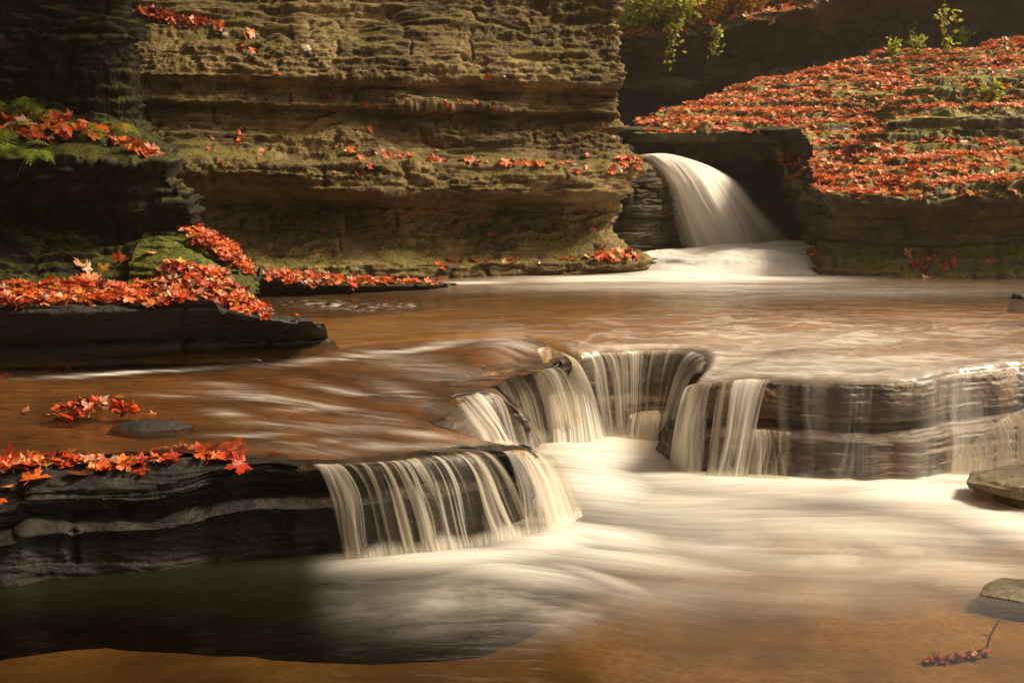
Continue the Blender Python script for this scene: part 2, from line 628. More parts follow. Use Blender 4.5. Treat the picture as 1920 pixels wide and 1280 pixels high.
# --- mossy ramps beside the stack (two leaf covered steps)
rows = [[P(250, 560, 6.15), P(380, 600, 6.05), P(470, 612, 5.98), P(520, 612, 6.0), P(535, 600, 6.15)],
        [P(240, 530, 6.35), P(360, 545, 6.2), P(440, 570, 6.1), P(500, 585, 6.1), P(512, 590, 6.2)],
        [P(250, 480, 6.55), P(350, 500, 6.4), P(430, 530, 6.35), P(485, 560, 6.35), P(500, 575, 6.45)],
        [P(270, 440, 6.8), P(350, 470, 6.6), P(420, 505, 6.55), P(470, 540, 6.55), P(490, 570, 6.7)],
        [P(280, 430, 7.1), P(350, 465, 7.0), P(420, 500, 6.95), P(470, 535, 6.9), P(485, 575, 7.1)]]
rock('mossy_ramp', rows, 260, 220, M_MOSSY, 'mossy rock ramp strewn with red leaves beside the stack', 'rock', seed=4.4, big=0.03, a1=0.02, a2=0.015, crumb=0.02, top=0.02)
rows = [[P(300, 500, 6.75), P(370, 505, 6.7), P(440, 530, 6.68), P(480, 548, 6.7), P(492, 575, 6.85)],
        [P(300, 445, 6.78), P(350, 458, 6.72), P(420, 492, 6.7), P(462, 520, 6.72), P(486, 560, 6.85)],
        [P(310, 432, 6.85), P(360, 442, 6.8), P(425, 472, 6.78), P(462, 505, 6.8), P(484, 545, 6.9)],
        [P(330, 424, 7.1), P(380, 432, 7.0), P(435, 458, 6.95), P(462, 492, 6.95), P(480, 545, 7.1)],
        [P(330, 450, 7.5), P(380, 462, 7.5), P(435, 480, 7.4), P(462, 510, 7.4), P(478, 570, 7.5)]]
rock('mossy_step', rows, 240, 200, M_MOSSY, 'upper mossy rock step heaped with red leaves against the cliff', 'rock', seed=5.4, big=0.03, a1=0.02, a2=0.012, crumb=0.018, top=0.02)

# --- low slab at the foot of the cliff
rows = [[Z(480, 560, .40), Z(560, 556, .40), Z(680, 552, .40), Z(800, 546, .40), Z(862, 540, .40)],
        [Z(484, 552, .47), Z(560, 550, .47), Z(680, 547, .47), Z(800, 542, .47), Z(858, 537, .47)],
        [P(486, 520, 7.75), P(560, 530, 7.8), P(680, 536, 7.95), P(800, 535, 8.15), P(856, 534, 8.35)],
        [P(488, 505, 8.1), P(560, 514, 8.2), P(680, 524, 8.35), P(800, 528, 8.5), P(850, 530, 8.6)],
        [P(488, 500, 8.6), P(560, 508, 8.7), P(680, 518, 8.8), P(800, 524, 8.9), P(850, 528, 8.9)]]
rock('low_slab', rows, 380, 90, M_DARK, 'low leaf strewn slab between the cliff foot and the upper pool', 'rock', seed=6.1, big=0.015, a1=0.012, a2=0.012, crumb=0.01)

# --- block ledge on the left
lip = [P(-700, 585, 5.0), P(-300, 578, 5.35), P(0, 573, 5.58), P(150, 573, 5.62), P(300, 570, 5.65), P(400, 570, 5.70), P(425, 586, 5.72), P(520, 598, 5.78), P(585, 602, 5.85), P(600, 606, 5.95)]
base = [Z(-700, 730, .38), Z(-300, 715, .38), Z(0, 705, .38), Z(150, 698, .38), Z(300, 690, .38), Z(400, 683, .38), Z(440, 678, .38), Z(530, 668, .38), Z(610, 660, .38), Z(640, 655, .38)]
back = [P(-700, 545, 6.0), P(-300, 545, 6.3), P(0, 543, 6.5), P(150, 543, 6.5), P(300, 545, 6.5), P(400, 560, 6.4), P(440, 578, 6.3), P(520, 590, 6.25), P(575, 596, 6.25), P(606, 612, 6.25)]
rock('block_ledge', ledge_rows(lip, base, back, [(0, 0.0), (0.35, 0.01), (0.42, 0.06), (0.5, 0.03), (0.9, -0.03), (0.97, -0.01)], .1), 900, 260, M_LEDGE,
     'thick dark block ledge topped with red leaves at the left', 'rock ledge', big=0.03, a1=0.016, a2=0.003, crumb=0.006, top=0.012, seed=7.7, tilt=(0.02, 0))

# --- near ledge (left) and shelf under the near fall
lip = [P(-800, 1020, 3.55), P(-400, 985, 3.8), P(0, 948, 4.0), P(60, 922, 4.02), P(280, 920, 4.06), P(400, 890, 4.12), Z(480, 868, .362), Z(580, 872, .350), Z(700, 864, .347), Z(820, 854, .344), Z(900, 846, .337), Z(960, 843, .332), Z(1005, 850, .318), Z(1008, 846, .316), Z(985, 836, .315)]
base = [Z(-800, 1230, 0), Z(-400, 1170, 0), Z(0, 1112, 0), Z(60, 1104, 0), Z(280, 1085, 0), Z(400, 1072, 0), Z(480, 1064, 0), Z(590, 1056, 0), Z(710, 1040, 0), Z(830, 1028, 0), Z(920, 1012, 0), Z(975, 1000, 0), Z(1025, 975, 0), Z(1030, 920, 0), Z(1000, 880, 0)]
back = [Z(-800, 880, .37), Z(-400, 870, .375), Z(0, 857, .385), Z(60, 855, .385), Z(280, 853, .387), Z(400, 852, .385), Z(480, 850, .372), Z(580, 852, .345), Z(700, 848, .335), Z(800, 840, .33), Z(870, 835, .325), Z(920, 832, .32), Z(960, 835, .31), Z(975, 835, .31), Z(970, 832, .31)]
rock('near_ledge', ledge_rows(lip, base, back, [(0, 0.10), (0.42, 0.04), (0.56, -0.01), (0.62, 0.02), (0.66, 0.10), (0.74, 0.06), (0.93, -0.01), (0.98, 0.01)], -0.6), 1100, 320, M_LEDGE,
     'wet dark double bedded ledge in the near left foreground', 'rock ledge', big=0.02, a1=0.012, a2=0.004, crumb=0.006, top=0.012, wp=True, seed=8.8, tilt=(0.03, 0))

# --- bed under the thin stream between the ledges
ST_ROWS = [
    [(-500, 705, .415), (0, 690, .415), (250, 680, .415), (400, 671, .418), (560, 665, .43), (640, 654, .445), (760, 643, .462), (860, 634, .472), (930, 630, .478), (985, 632, .476), (1020, 640, .470)],
    [(-500, 735, .41), (0, 722, .41), (250, 712, .41), (400, 704, .412), (560, 692, .418), (680, 680, .43), (790, 668, .446), (880, 655, .468), (950, 647, .477), (1010, 648, .470), (1050, 664, .456)],
    [(-500, 752, .405), (0, 742, .405), (250, 735, .405), (400, 728, .405), (560, 720, .41), (690, 712, .415), (790, 704, .43), (850, 708, .424), (895, 702, .416), (955, 689, .414), (1024, 687, .413)],
    [(-500, 790, .40), (0, 780, .40), (250, 770, .40), (400, 765, .40), (560, 762, .40), (680, 750, .405), (760, 738, .415), (815, 732, .421), (850, 728, .426), (885, 724, .430), (925, 722, .430)],
    [(-500, 820, .39), (0, 815, .39), (250, 808, .39), (400, 800, .39), (550, 792, .39), (660, 782, .395), (735, 772, .40), (775, 774, .398), (795, 778, .394), (808, 784, .39), (818, 792, .385)],
    [(-500, 850, .385), (0, 838, .385), (250, 832, .385), (400, 828, .385), (540, 825, .383), (640, 822, .376), (720, 820, .370), (790, 822, .362), (840, 827, .352), (900, 831, .340), (960, 834, .330)],
    [(-500, 874, .372), (0, 858, .374), (250, 853, .376), (400, 852, .376), (560, 869, .356), (690, 865, .352), (800, 855, .350), (860, 850, .346), (910, 846, .342), (960, 844, .336), (1001, 849, .325)]]


def zrows(R, dz=0.0):
    return [[Z(a, b, c + dz) for a, b, c in r] for r in R]


rows = zrows(ST_ROWS[::-1], -0.022)
G = warp(loft(rows, 700, 320, 0.7))
G[..., 2] += 0.020 * fbm(G[..., 0] * 2.0, G[..., 1] * 4.5, 1.3, 4, 0.5) - 0.004
link('stream_bed', mesh_grid('stream_bed', G, M_STREAMBED), 'brown rock shelf just under the thin stream', 'stream bed', 'structure')

# --- middle step
lip = [P(790, 770, 4.95), P(822, 762, 4.95), P(850, 745, 5.0), P(890, 739, 5.05), P(930, 742, 5.1), P(965, 765, 5.15), P(985, 790, 5.25), P(990, 785, 5.5)]
base = [Z(820, 850, .30), Z(850, 846, .30), Z(880, 842, .28), Z(905, 842, .25), Z(935, 845, .15), Z(962, 850, .05), Z(990, 850, -.02), Z(1000, 830, 0)]
back = [P(790, 745, 5.3), P(815, 735, 5.3), P(840, 725, 5.4), P(870, 720, 5.45), P(900, 715, 5.5), P(920, 715, 5.55), P(935, 720, 5.6), P(940, 730, 5.7)]
rock('middle_step', ledge_rows(lip, base, back, [(0, 0.0), (0.4, 0.0), (0.8, 0.0), (0.93, 0.01), (0.98, 0.02)], -.1), 320, 160, M_SHELF, 'rounded brown rock step under the small middle fall', 'rock step',
     big=0.01, a1=0.008, a2=0.004, crumb=0.003, wp=True, seed=2.2)

# --- upper left step
lip = [Z(838, 722, .406), Z(885, 708, .406), Z(950, 690, .406), Z(1020, 689, .406), Z(1058, 672, .432), Z(1090, 668, .44)]
base = [Z(880, 840, 0.0), Z(920, 835, 0), Z(975, 825, 0), Z(1045, 820, 0), Z(1085, 812, 0), Z(1105, 806, 0)]
back = [Z(800, 700, .395), Z(860, 690, .40), Z(940, 672, .41), Z(1000, 668, .42), Z(1045, 660, .43), Z(1080, 660, .43)]
rock('upper_step', ledge_rows(lip, base, back, [(0, 0.03), (0.5, 0.03), (0.85, 0.01), (0.96, 0.02)], -.4), 320, 180, M_SHELF, 'brown rock step under the back left curtain of water', 'rock step',
     big=0.010, a1=0.005, a2=0.002, crumb=0.002, joint=0.004, wp=True, seed=2.9)

# --- curved alcove, knob and wide right face
LIPR = [(1050, 670, .450), (1075, 666, .450), (1130, 661, .450), (1210, 657, .450), (1295, 656, .450), (1322, 662, .450), (1328, 682, .447), (1312, 704, .435), (1304, 720, .425), (1330, 715, .438), (1380, 710, .445), (1450, 710, .446),
        (1580, 716, .442), (1665, 717, .441), (1735, 710, .444), (1800, 698, .449), (1870, 688, .453), (1960, 681, .454), (2400, 682, .454)]
BASR = [(1080, 818), (1100, 815), (1140, 812), (1205, 811), (1255, 813), (1268, 822), (1272, 838), (1266, 852), (1280, 868), (1330, 880), (1385, 886), (1450, 890), (1580, 897), (1665, 897), (1735, 890), (1800, 880), (1870, 871), (1960, 866), (2400, 866)]
lip = [Z(*a) for a in LIPR]
base = [Z(a, b, 0) for a, b in BASR]
oo = outward(lip)
back = [tuple(np.array(p) - q * 0.085 - np.array([0, 0, 0.07])) for p, q in zip(lip, oo)]
rock('wide_shelf', ledge_rows(lip, base, back, [(0, -0.07), (0.20, -0.065), (0.40, -0.05), (0.47, 0.0), (0.50, 0.03), (0.56, 0.035), (0.60, 0.0), (0.85, 0.0), (0.93, 0.008), (0.975, 0.018), (0.995, 0.035)], -.5, True), 1100, 260, M_SHELF,
     'wide wet purple brown shelf of rock under the right hand cascades', 'rock shelf', big=0.014, a1=0.008, a2=0.004, crumb=0.006, top=0.003, joint=0.012, wp=True, seed=1.7)

# --- alcove behind the main fall
def aw(py, dz=0):
    return
cx = [1080, 1160, 1240, 1330, 1420, 1480, 1515, 1540]
cy = [10.9, 11.0, 11.15, 11.2, 11.1, 10.7, 10.2, 9.7]
rows = []
for py, dd, sh in ((500, 0, 0), (470, 0, 0), (420, .04, 0), (372, .1, -4), (366, -.06, -8), (330, .0, -14), (322, -.1, -16), (290, .05, -20), (262, .02, -24), (244, -.1, -30), (236, .5, -30)):
    rows.append([P(x + (sh if i > 4 else 0), py, y + dd) for i, (x, y) in enumerate(zip(cx, cy))])
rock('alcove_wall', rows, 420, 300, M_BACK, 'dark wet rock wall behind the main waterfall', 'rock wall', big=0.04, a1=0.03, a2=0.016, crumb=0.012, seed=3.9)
# lip rock where the main fall leaves its channel
rows = [[P(1120, 480, 10.3), P(1190, 478, 10.35), P(1250, 476, 10.5), P(1290, 474, 10.8), P(1300, 472, 11.2)],
        [P(1120, 400, 10.3), P(1190, 400, 10.35), P(1245, 400, 10.5), P(1272, 398, 10.8), P(1280, 396, 11.2)],
        [P(1120, 345, 10.25), P(1190, 340, 10.3), P(1235, 345, 10.45), P(1255, 350, 10.75), P(1262, 352, 11.2)],
        [P(1120, 312, 10.3), P(1185, 308, 10.35), P(1225, 316, 10.5), P(1240, 325, 10.8), P(1250, 330, 11.2)],
        [P(1120, 300, 10.6), P(1180, 298, 10.7), P(1210, 303, 10.8), P(1230, 310, 11.0), P(1240, 315, 11.4)]]
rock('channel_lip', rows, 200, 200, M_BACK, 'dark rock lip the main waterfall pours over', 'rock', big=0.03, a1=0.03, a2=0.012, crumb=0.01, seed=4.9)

# --- right bank
R = [
    [(1150, 480, 11.3), (1320, 480, 11.3), (1450, 470, 11.1), (1512, 470, 10.5), (1518, 548, 9.3), (1540, 552, 9.0), (1690, 556, 8.85), (1920, 560, 8.75), (2500, 570, 8.6)],
    [(1155, 450, 11.3), (1322, 450, 11.3), (1452, 445, 11.1), (1508, 448, 10.5), (1522, 512, 9.3), (1542, 520, 9.0), (1690, 524, 8.85), (1920, 528, 8.75), (2500, 535, 8.6)],
    [(1160, 400, 11.3), (1325, 400, 11.3), (1455, 400, 11.1), (1500, 405, 10.5), (1537, 455, 9.5), (1556, 460, 9.28), (1690, 462, 9.2), (1920, 462, 9.12), (2500, 465, 9.0)],
    [(1165, 330, 11.3), (1328, 330, 11.3), (1455, 330, 11.1), (1490, 365, 10.5), (1543, 400, 9.5), (1560, 402, 9.22), (1690, 402, 9.12), (1920, 400, 9.05), (2500, 400, 8.9)],
    [(1175, 275, 11.25), (1320, 272, 11.2), (1450, 275, 11.0), (1480, 338, 10.3), (1540, 362, 9.25), (1562, 372, 8.95), (1690, 376, 8.85), (1920, 370, 8.78), (2500, 370, 8.7)],
    [(1180, 248, 10.95), (1320, 246, 10.95), (1452, 250, 10.8), (1478, 322, 10.2), (1545, 350, 9.3), (1570, 355, 9.02), (1690, 358, 8.92), (1920, 346, 8.85), (2500, 345, 8.7)],
    [(1184, 243, 11.15), (1325, 240, 11.1), (1480, 246, 11.0), (1512, 298, 10.5), (1575, 318, 9.8), (1620, 308, 9.6), (1720, 306, 9.5), (1920, 300, 9.4), (2500, 295, 9.3)],
    [(1187, 239, 11.3), (1335, 232, 11.3), (1500, 238, 11.2), (1560, 285, 10.7), (1605, 290, 10.2), (1650, 272, 10.05), (1760, 270, 9.95), (1920, 266, 9.85), (2500, 255, 9.7)],
    [(1190, 234, 11.4), (1350, 222, 11.45), (1520, 226, 11.35), (1590, 262, 10.85), (1630, 250, 10.35), (1680, 228, 10.2), (1770, 212, 10.1), (1920, 204, 10.0), (2500, 180, 9.9)],
    [(1200, 228, 11.7), (1380, 207, 11.9), (1560, 203, 11.8), (1650, 228, 11.3), (1680, 215, 10.9), (1730, 200, 10.75), (1800, 190, 10.65), (1920, 182, 10.6), (2500, 155, 10.4)],
    [(1215, 222, 11.9), (1400, 190, 12.1), (1590, 178, 12.0), (1680, 185, 11.5), (1730, 165, 11.1), (1790, 150, 10.95), (1850, 140, 10.85), (1940, 132, 10.8), (2500, 100, 10.6)],
    [(1240, 212, 12.5), (1430, 165, 12.9), (1640, 138, 12.8), (1740, 135, 12.4), (1790, 122, 12.1), (1850, 110, 12.0), (1900, 104, 11.9), (1980, 96, 11.8), (2500, 60, 11.6)],
    [(1290, 198, 13.1), (1470, 143, 13.6), (1640, 104, 13.6), (1750, 92, 13.3), (1820, 84, 13.1), (1880, 76, 13.0), (1940, 70, 12.9), (2000, 62, 12.8), (2500, 20, 12.4)],
    [(1290, 230, 14.5), (1470, 230, 14.6), (1640, 230, 14.6), (1750, 230, 14.5), (1820, 230, 14.4), (1880, 230, 14.3), (1940, 230, 14.2), (2000, 230, 14.2), (2500, 230, 14)]]
rows = [[P(*q) for q in r] for r in R]
rock('leafy_bank', rows, 1000, 760, M_BANK, 'terraced rock bank under a carpet of orange leaves at the right', 'rock bank', big=0.05, a1=0.030, a2=0.022, crumb=0.022, top=0.02, seed=5.9, joint=0.01, terr=(0.10, 0.72))

# --- far cliff with a bushy rim
X = [900, 1100, 1180, 1290, 1370, 1460, 1560, 1700, 1920, 2500]
rim = [85, 78, 72, 66, 42, 25, 0, -28, -70, -110]
rows = []
for k, (f, Y) in enumerate(((0, 15.2), (0.35, 15.3), (0.50, 15.0), (0.60, 14.8), (0.66, 15.2), (0.9, 14.9), (1.0, 14.7))):
    rows.append([P(x, 300 * (1 - f) + r * f, Y - 0.0009 * max(0, x - 1290)) for x, r in zip(X, rim)])
rows.append([P(x, r - 14, 15.4) for x, r in zip(X, rim)])
rows.append([P(x, r - (55 if x < 1600 else 15), 17.0) for x, r in zip(X, rim)])
rows.append([P(x, r - (85 if x < 1600 else 20), 21.0) for x, r in zip(X, rim)])
rock('far_cliff', rows, 700, 360, M_FAR, 'dark far cliff across the gorge with a leafy rim', 'cliff', big=0.12, a1=0.06, a2=0.025, crumb=0.02, top=0.03, seed=6.9)

# --- unseen gorge wall beside and behind the camera, added to block sky light
rows = []
for z, dx in ((-1.5, 0), (1.2, 0.1), (2.4, -0.1), (4.5, -0.2), (9.5, -0.3)):
    rows.append([(8.5, -3.6 + dx, z), (6.0, -3.2 + dx, z), (3.0, -3.0 + dx, z), (0.0, -2.8 + dx, z), (-2.2, -2.2 + dx, z), (-3.3 + dx, -0.6, z), (-3.5 + dx, 1.6, z), (-3.9 + dx, 3.5, z), (-4.1 + dx, 6.0, z), (-4.6 + dx, 9, z)][::-1])
rock('gorge_wall_blocker', rows, 360, 200, M_DARK, 'dark gorge wall added unseen beside and behind the viewer to block sky light', 'rock wall', flip=True, big=0.2, a1=0.08, a2=0.02, crumb=0.03, seed=7.2)

# --- pool floor: sand shelf in front, deep green hole behind it
CUR = [(-700, 1235), (0, 1228), (200, 1207), (350, 1216), (520, 1236), (700, 1242), (900, 1236), (1050, 1212), (1180, 1180), (1300, 1138), (1420, 1110), (1700, 1104), (1830, 1100), (2100, 1080), (2600, 1060)]
cw = np.array([Z(a, b, -0.05) for a, b in CUR])
xs = np.linspace(-4.5, 5.0, 520)
ys = np.concatenate([np.linspace(0.3, 2.9, 60)[:-1], np.linspace(2.9, 4.1, 260)[:-1], np.linspace(4.1, 6.6, 120)])
GX, GY = np.meshgrid(xs, ys)
yc = np.interp(GX, cw[:, 0], cw[:, 1]) + 0.03 * fbm(GX * 1.2, 0.5, 0.2, 2)
dd = GY - yc
soft = 0.04 + 1.5 * sstep(-0.35, 0.55, GX)
GZ = -0.06 - 0.75 * sstep(0.0, 1, dd / soft * 0.5) + 0.01 * fbm(GX * 3, GY * 3, 2.2, 4)
GZ = np.maximum(GZ, np.where(GX > 0.3, -0.16 - 0.6 * sstep(1.2, 0.3, GX), -2))
# north of the shelf rim the floor rises under the rocks
link('pool_bed', mesh_grid('pool_bed', np.stack([GX, GY, GZ], -1), M_BED), 'orange brown sandy pool floor seen through the near water', 'pool bed', 'structure')
xs = np.linspace(-4.5, 9.0, 200)
ys = np.linspace(5.5, 10.5, 120)
GX, GY = np.meshgrid(xs, ys)
GZ = 0.36 - 0.05 * sstep(6.4, 7.2, GY) + 0.02 * fbm(GX * 1.5, GY * 1.5, 1.2, 4)
GZ = np.where(GY < 6.15, -0.6, GZ)
link('upper_pool_bed', mesh_grid('upper_pool_bed', np.stack([GX, GY, GZ], -1), M_BED), 'amber brown floor of the upper pool', 'pool bed', 'structure')
me = bpy.data.meshes.new('ground')
gm = mesh_grid('ground', np.array([[(-60, -40, -1.3), (60, -40, -1.3)], [(-60, 80, -1.3), (60, 80, -1.3)]], float), M_BACK)
link('ground', gm, 'rocky ground below and beyond the gorge', 'ground', 'structure')

# ------------------------------------------------------------------ boulders and stones
def boulder(name, rings, mat, label, cat, seed, amp=0.02, n=140, m=70, kind=None):
    """rings: list of (z, [(px,py) .. closed outline in XY as world points])"""
    arr = []
    for ring in rings:
        r = np.array(ring, float)
        r = np.vstack([r, r[:1]])
        k = len(r)
        t = np.linspace(0, k - 1, n)
        i = np.clip(np.floor(t).astype(int), 0, k - 2)
        f = (t - i)[:, None]
        a, b = r[i], r[i + 1]
        p0 = r[np.where(i == 0, k - 2, i - 1)]
        p3 = r[np.where(i + 2 > k - 1, 1, i + 2)]
        c = 0.5 * (2 * a + (-p0 + b) * f + (2 * p0 - 5 * a + 4 * b - p3) * f ** 2 + (-p0 + 3 * a - 3 * b + p3) * f ** 3)
        arr.append(0.25 * c + 0.75 * (a * (1 - f) + b * f))
    A = np.array(arr)
    cb = A[0].mean(axis=0)
    ct = A[-1].mean(axis=0)
    A = np.concatenate([(A[:1] * 0.02 + cb * 0.98), A, A[-1:] * 0.5 + ct * 0.5 + [0, 0, 0.004], A[-1:] * 0.02 + ct * 0.98 + [0, 0, 0.006]])
    G = crom(A, m) * 0.5 + crom(A, m, smooth=False) * 0.5
    N = gnormals(G)
    x, y, z = G[..., 0], G[..., 1], G[..., 2]
    d = amp * (fbm(x * 6 + seed, y * 6, z * 10, 4, 0.55)) + amp * 0.6 * fbm(x * 2, y * 2, z * 40 + seed, 3)
    G = G + N * d[..., None]
    return link(name, mesh_grid(name, G, mat), label, cat, kind)


def ring(cx_, cy_, rx, ry, z, ph=0, sq=(1, 1, 1, 1, 1, 1, 1, 1)):
    return [(cx_ + rx * q * math.cos(ph + k * math.pi / 4), cy_ + ry * q * math.sin(ph + k * math.pi / 4), z) for k, q in enumerate(sq)]


c = Z(1925, 950, 0)
bx, by = c[0] + 0.06, c[1] + 0.07
boulder('boulder', [ring(bx, by, 0.22, 0.18, -0.12), ring(bx + .02, by, 0.22, 0.17, 0.01, .2, (1, .9, 1, .9, 1, 1, .9, 1)), ring(bx + .03, by, 0.21, 0.16, 0.045, .2, (1, 1, .9, 1, 1, .9, 1, 1)),
                    ring(bx + .03, by, 0.27, 0.20, 0.055, .1, (1, .9, 1, 1.0, 1.12, .95, .8, 1)), ring(bx + .02, by, 0.30, 0.21, 0.095, .1, (1, .9, 1.0, 1.0, 1.1, 1.0, .75, 1.1)),
                    ring(bx + .04, by, 0.27, 0.19, 0.118, .1, (1, .9, 1.05, .9, 1.0, 1.1, .75, 1.1))],
        M_BOULDER, 'flat topped greenish boulder in the foam at the right edge', 'boulder', 1.0, 0.012)
c = Z(1940, 1112, 0)
bx, by = c[0] + 0.0, c[1] + 0.01
boulder('flat_stone', [ring(bx, by, 0.22, 0.13, -0.07, .3, (1, .8, 1, .9, 1, .9, 1.1, 1)), ring(bx, by, 0.21, 0.12, 0.004, .3, (1, .8, 1, .85, 1, .9, 1.1, 1)), ring(bx, by, 0.195, 0.11, 0.010, .3, (1, .8, 1, .85, 1, .9, 1.1, 1))],
        M_BOULDER, 'flat wet stone barely above the brown water at lower right', 'stone', 2.0, 0.006)
c = Z(1715, 888, 0)
boulder('foot_stone', [ring(c[0], c[1] + .05, 0.14, 0.10, -0.08), ring(c[0], c[1] + .05, 0.14, 0.09, 0.0), ring(c[0] + .02, c[1] + .05, 0.09, 0.07, 0.05), ring(c[0] + .03, c[1] + .05, 0.04, 0.04, 0.075)],
        M_LEDGE, 'small dark rock in the foam below the wide right face', 'stone', 3.0, 0.014, 90, 50)
c = P(1228, 800, 5.95)
boulder('alcove_stone', [ring(c[0], c[1] + .05, 0.11, 0.12, -0.08), ring(c[0], c[1] + .05, 0.11, 0.10, 0.04), ring(c[0], c[1] + .05, 0.10, 0.09, 0.115), ring(c[0], c[1] + .05, 0.06, 0.06, 0.155)],
        M_SHELF, 'rounded stone at the foot of the alcove curtain', 'stone', 4.0, 0.010, 90, 50)
c = Z(1915, 562, .47)
boulder('pool_stone', [ring(c[0] + .05, c[1], 0.14, 0.10, .38), ring(c[0] + .05, c[1], 0.13, 0.10, .47), ring(c[0] + .05, c[1], 0.11, 0.08, .51)],
        M_LEDGE, 'small dark stone standing in the upper pool at the right edge', 'stone', 5.0, 0.012, 80, 40)
c = Z(285, 800, .39)
boulder('stream_stone', [ring(c[0], c[1], 0.20, 0.10, .34), ring(c[0], c[1], 0.17, 0.08, .39), ring(c[0], c[1], 0.10, 0.05, .407)],
        M_LEDGE, 'low dark rock breaking the surface of the brown stream', 'stone', 6.0, 0.008, 90, 40)

# ------------------------------------------------------------------ leaves
def maple_outline():
    # half outline of a maple leaf, tip up
    h = [(0.0, 1.0), (0.07, 0.80), (0.17, 0.78), (0.13, 0.58), (0.20, 0.45), (0.40, 0.66), (0.48, 0.60), (0.66, 0.62), (0.56, 0.44), (0.58, 0.36), (0.34, 0.16), (0.52, 0.02), (0.44, -0.08), (0.14, -0.06), (0.0, 0.0)]
    return h + [(-x, y) for x, y in h[-2:0:-1]]


def oval_outline():
    h = [(0, 1.0), (0.10, 0.82), (0.22, 0.62), (0.28, 0.40), (0.24, 0.18), (0.12, 0.03), (0, -0.05)]
    return h + [(-x, y) for x, y in h[-2:0:-1]]


LEAVES = []          # (verts Nx3, faces)
for k in range(9):
    r_ = random.Random(50 + k)
    o = maple_outline() if k < 7 else oval_outline()
    pts = [(x, y - 0.35) for x, y in o]
    n = len(pts)
    inner = [(x * 0.45, y * 0.45) for x, y in pts]
    allp = pts + inner + [(0, 0)]
    kx, ky, kt, tw = r_.uniform(-0.5, 0.9), r_.uniform(-0.5, 0.9), r_.uniform(-0.6, 0.6), r_.uniform(0, 6)
    V = []
    for j, (x, y) in enumerate(allp):
        z = kx * x * x + ky * y * y * 0.7 + kt * x * y + 0.10 * math.sin(5 * x + tw) * (abs(x) + abs(y)) + 0.06 * math.sin(11 * y + tw * 2) * (abs(x) + .2)
        V.append((x * 0.9, y * 0.9, z * 0.9))
    F = []
    for j in range(n):
        j2 = (j + 1) % n
        F.append((j, j2, n + j2, n + j))
        F.append((n + j, n + j2, 2 * n))
    # stalk
    b = len(V)
    V += [(-0.012, -0.32, 0.0), (0.012, -0.32, 0), (0.05, -0.8, 0.05), (0.03, -0.8, 0.06)]
    F.append((b, b + 1, b + 2, b + 3))
    LEAVES.append((np.array(V), F))

COLS = [(0.62, 0.075, 0.012), (0.74, 0.15, 0.022), (0.52, 0.045, 0.010), (0.78, 0.24, 0.04), (0.36, 0.040, 0.010), (0.60, 0.20, 0.08), (0.78, 0.38, 0.20), (0.70, 0.36, 0.04), (0.16, 0.040, 0.015), (0.70, 0.52, 0.34)]
CW = [17, 20, 13, 14, 14, 10, 6, 4, 14, 3]
CWB = [12, 24, 6, 28, 6, 22, 22, 6, 6, 6]
placed = []         # dict(pos, normal, size, shape, col, region)
bpy.context.view_layer.update()
dg = bpy.context.evaluated_depsgraph_get()


def cast(px, py):
    d = Vector(ray(px, py)).normalized()
    ok, loc, nor, idx, ob, _ = sc.ray_cast(dg, Vector((0, 0, CAMH)), d)
    if not ok:
        return None
    if nor.dot(d) > 0:
        nor = -nor
    return loc, nor, ob


def inpoly(x, y, poly):
    c_ = False
    j = len(poly) - 1
    for i in range(len(poly)):
        xi, yi = poly[i]
        xj, yj = poly[j]
        if (yi > y) != (yj > y) and x < (xj - xi) * (y - yi) / (yj - yi) + xi:
            c_ = not c_
        j = i
    return c_


def put(loc, nor, size, region, rnd, shape=None, col=None, flat=0.5, lift=0.0, up=0.5):
    n = (nor * (1 - up) + Vector((0, 0, 1)) * up).normalized()
    n = (n + Vector((rnd.gauss(0, 1), rnd.gauss(0, 1), rnd.gauss(0, 0.5))) * (1 - flat)).normalized()
    if n.z < 0 and up > 0.3:
        n = -n
    q = n.to_track_quat('Z', 'Y') @ Quaternion((0, 0, 1), rnd.uniform(0, 6.283))
    if shape is None:
        shape = rnd.choice([0, 1, 2, 3, 4, 5, 6, 0, 1, 2, 3, 4, 5, 7, 8])
    if col is None:
        col = rnd.choices(range(len(COLS)), CWB if region in ('bank', 'rim') else CW)[0]
    placed.append(dict(pos=loc + nor * (0.006 + lift) + Vector((0, 0, lift)), q=q, size=size, shape=shape, col=col, region=region))


def scatter_px(poly, n, region, zthr=0.3, size=(0.07, 0.11), flat=0.65, heap=0.0, obs=None, up=0.5, seed=1, weights=None):
    rnd = random.Random(seed)
    x0, x1 = min(p[0] for p in poly), max(p[0] for p in poly)
    y0, y1 = min(p[1] for p in poly), max(p[1] for p in poly)
    k = tries = 0
    while k < n and tries < n * 25:
        tries += 1
        x, y = rnd.uniform(x0, x1), rnd.uniform(y0, y1)
        if not inpoly(x, y, poly):
            continue
        h = cast(x, y)
        if not h or h[1].z < zthr or (obs and h[2].name not in obs):
            continue
        put(h[0], h[1], rnd.uniform(*size), region, rnd, flat=flat, lift=rnd.uniform(0, heap), up=up,
            col=(rnd.choices(range(len(COLS)), weights)[0] if weights else None))
        k += 1


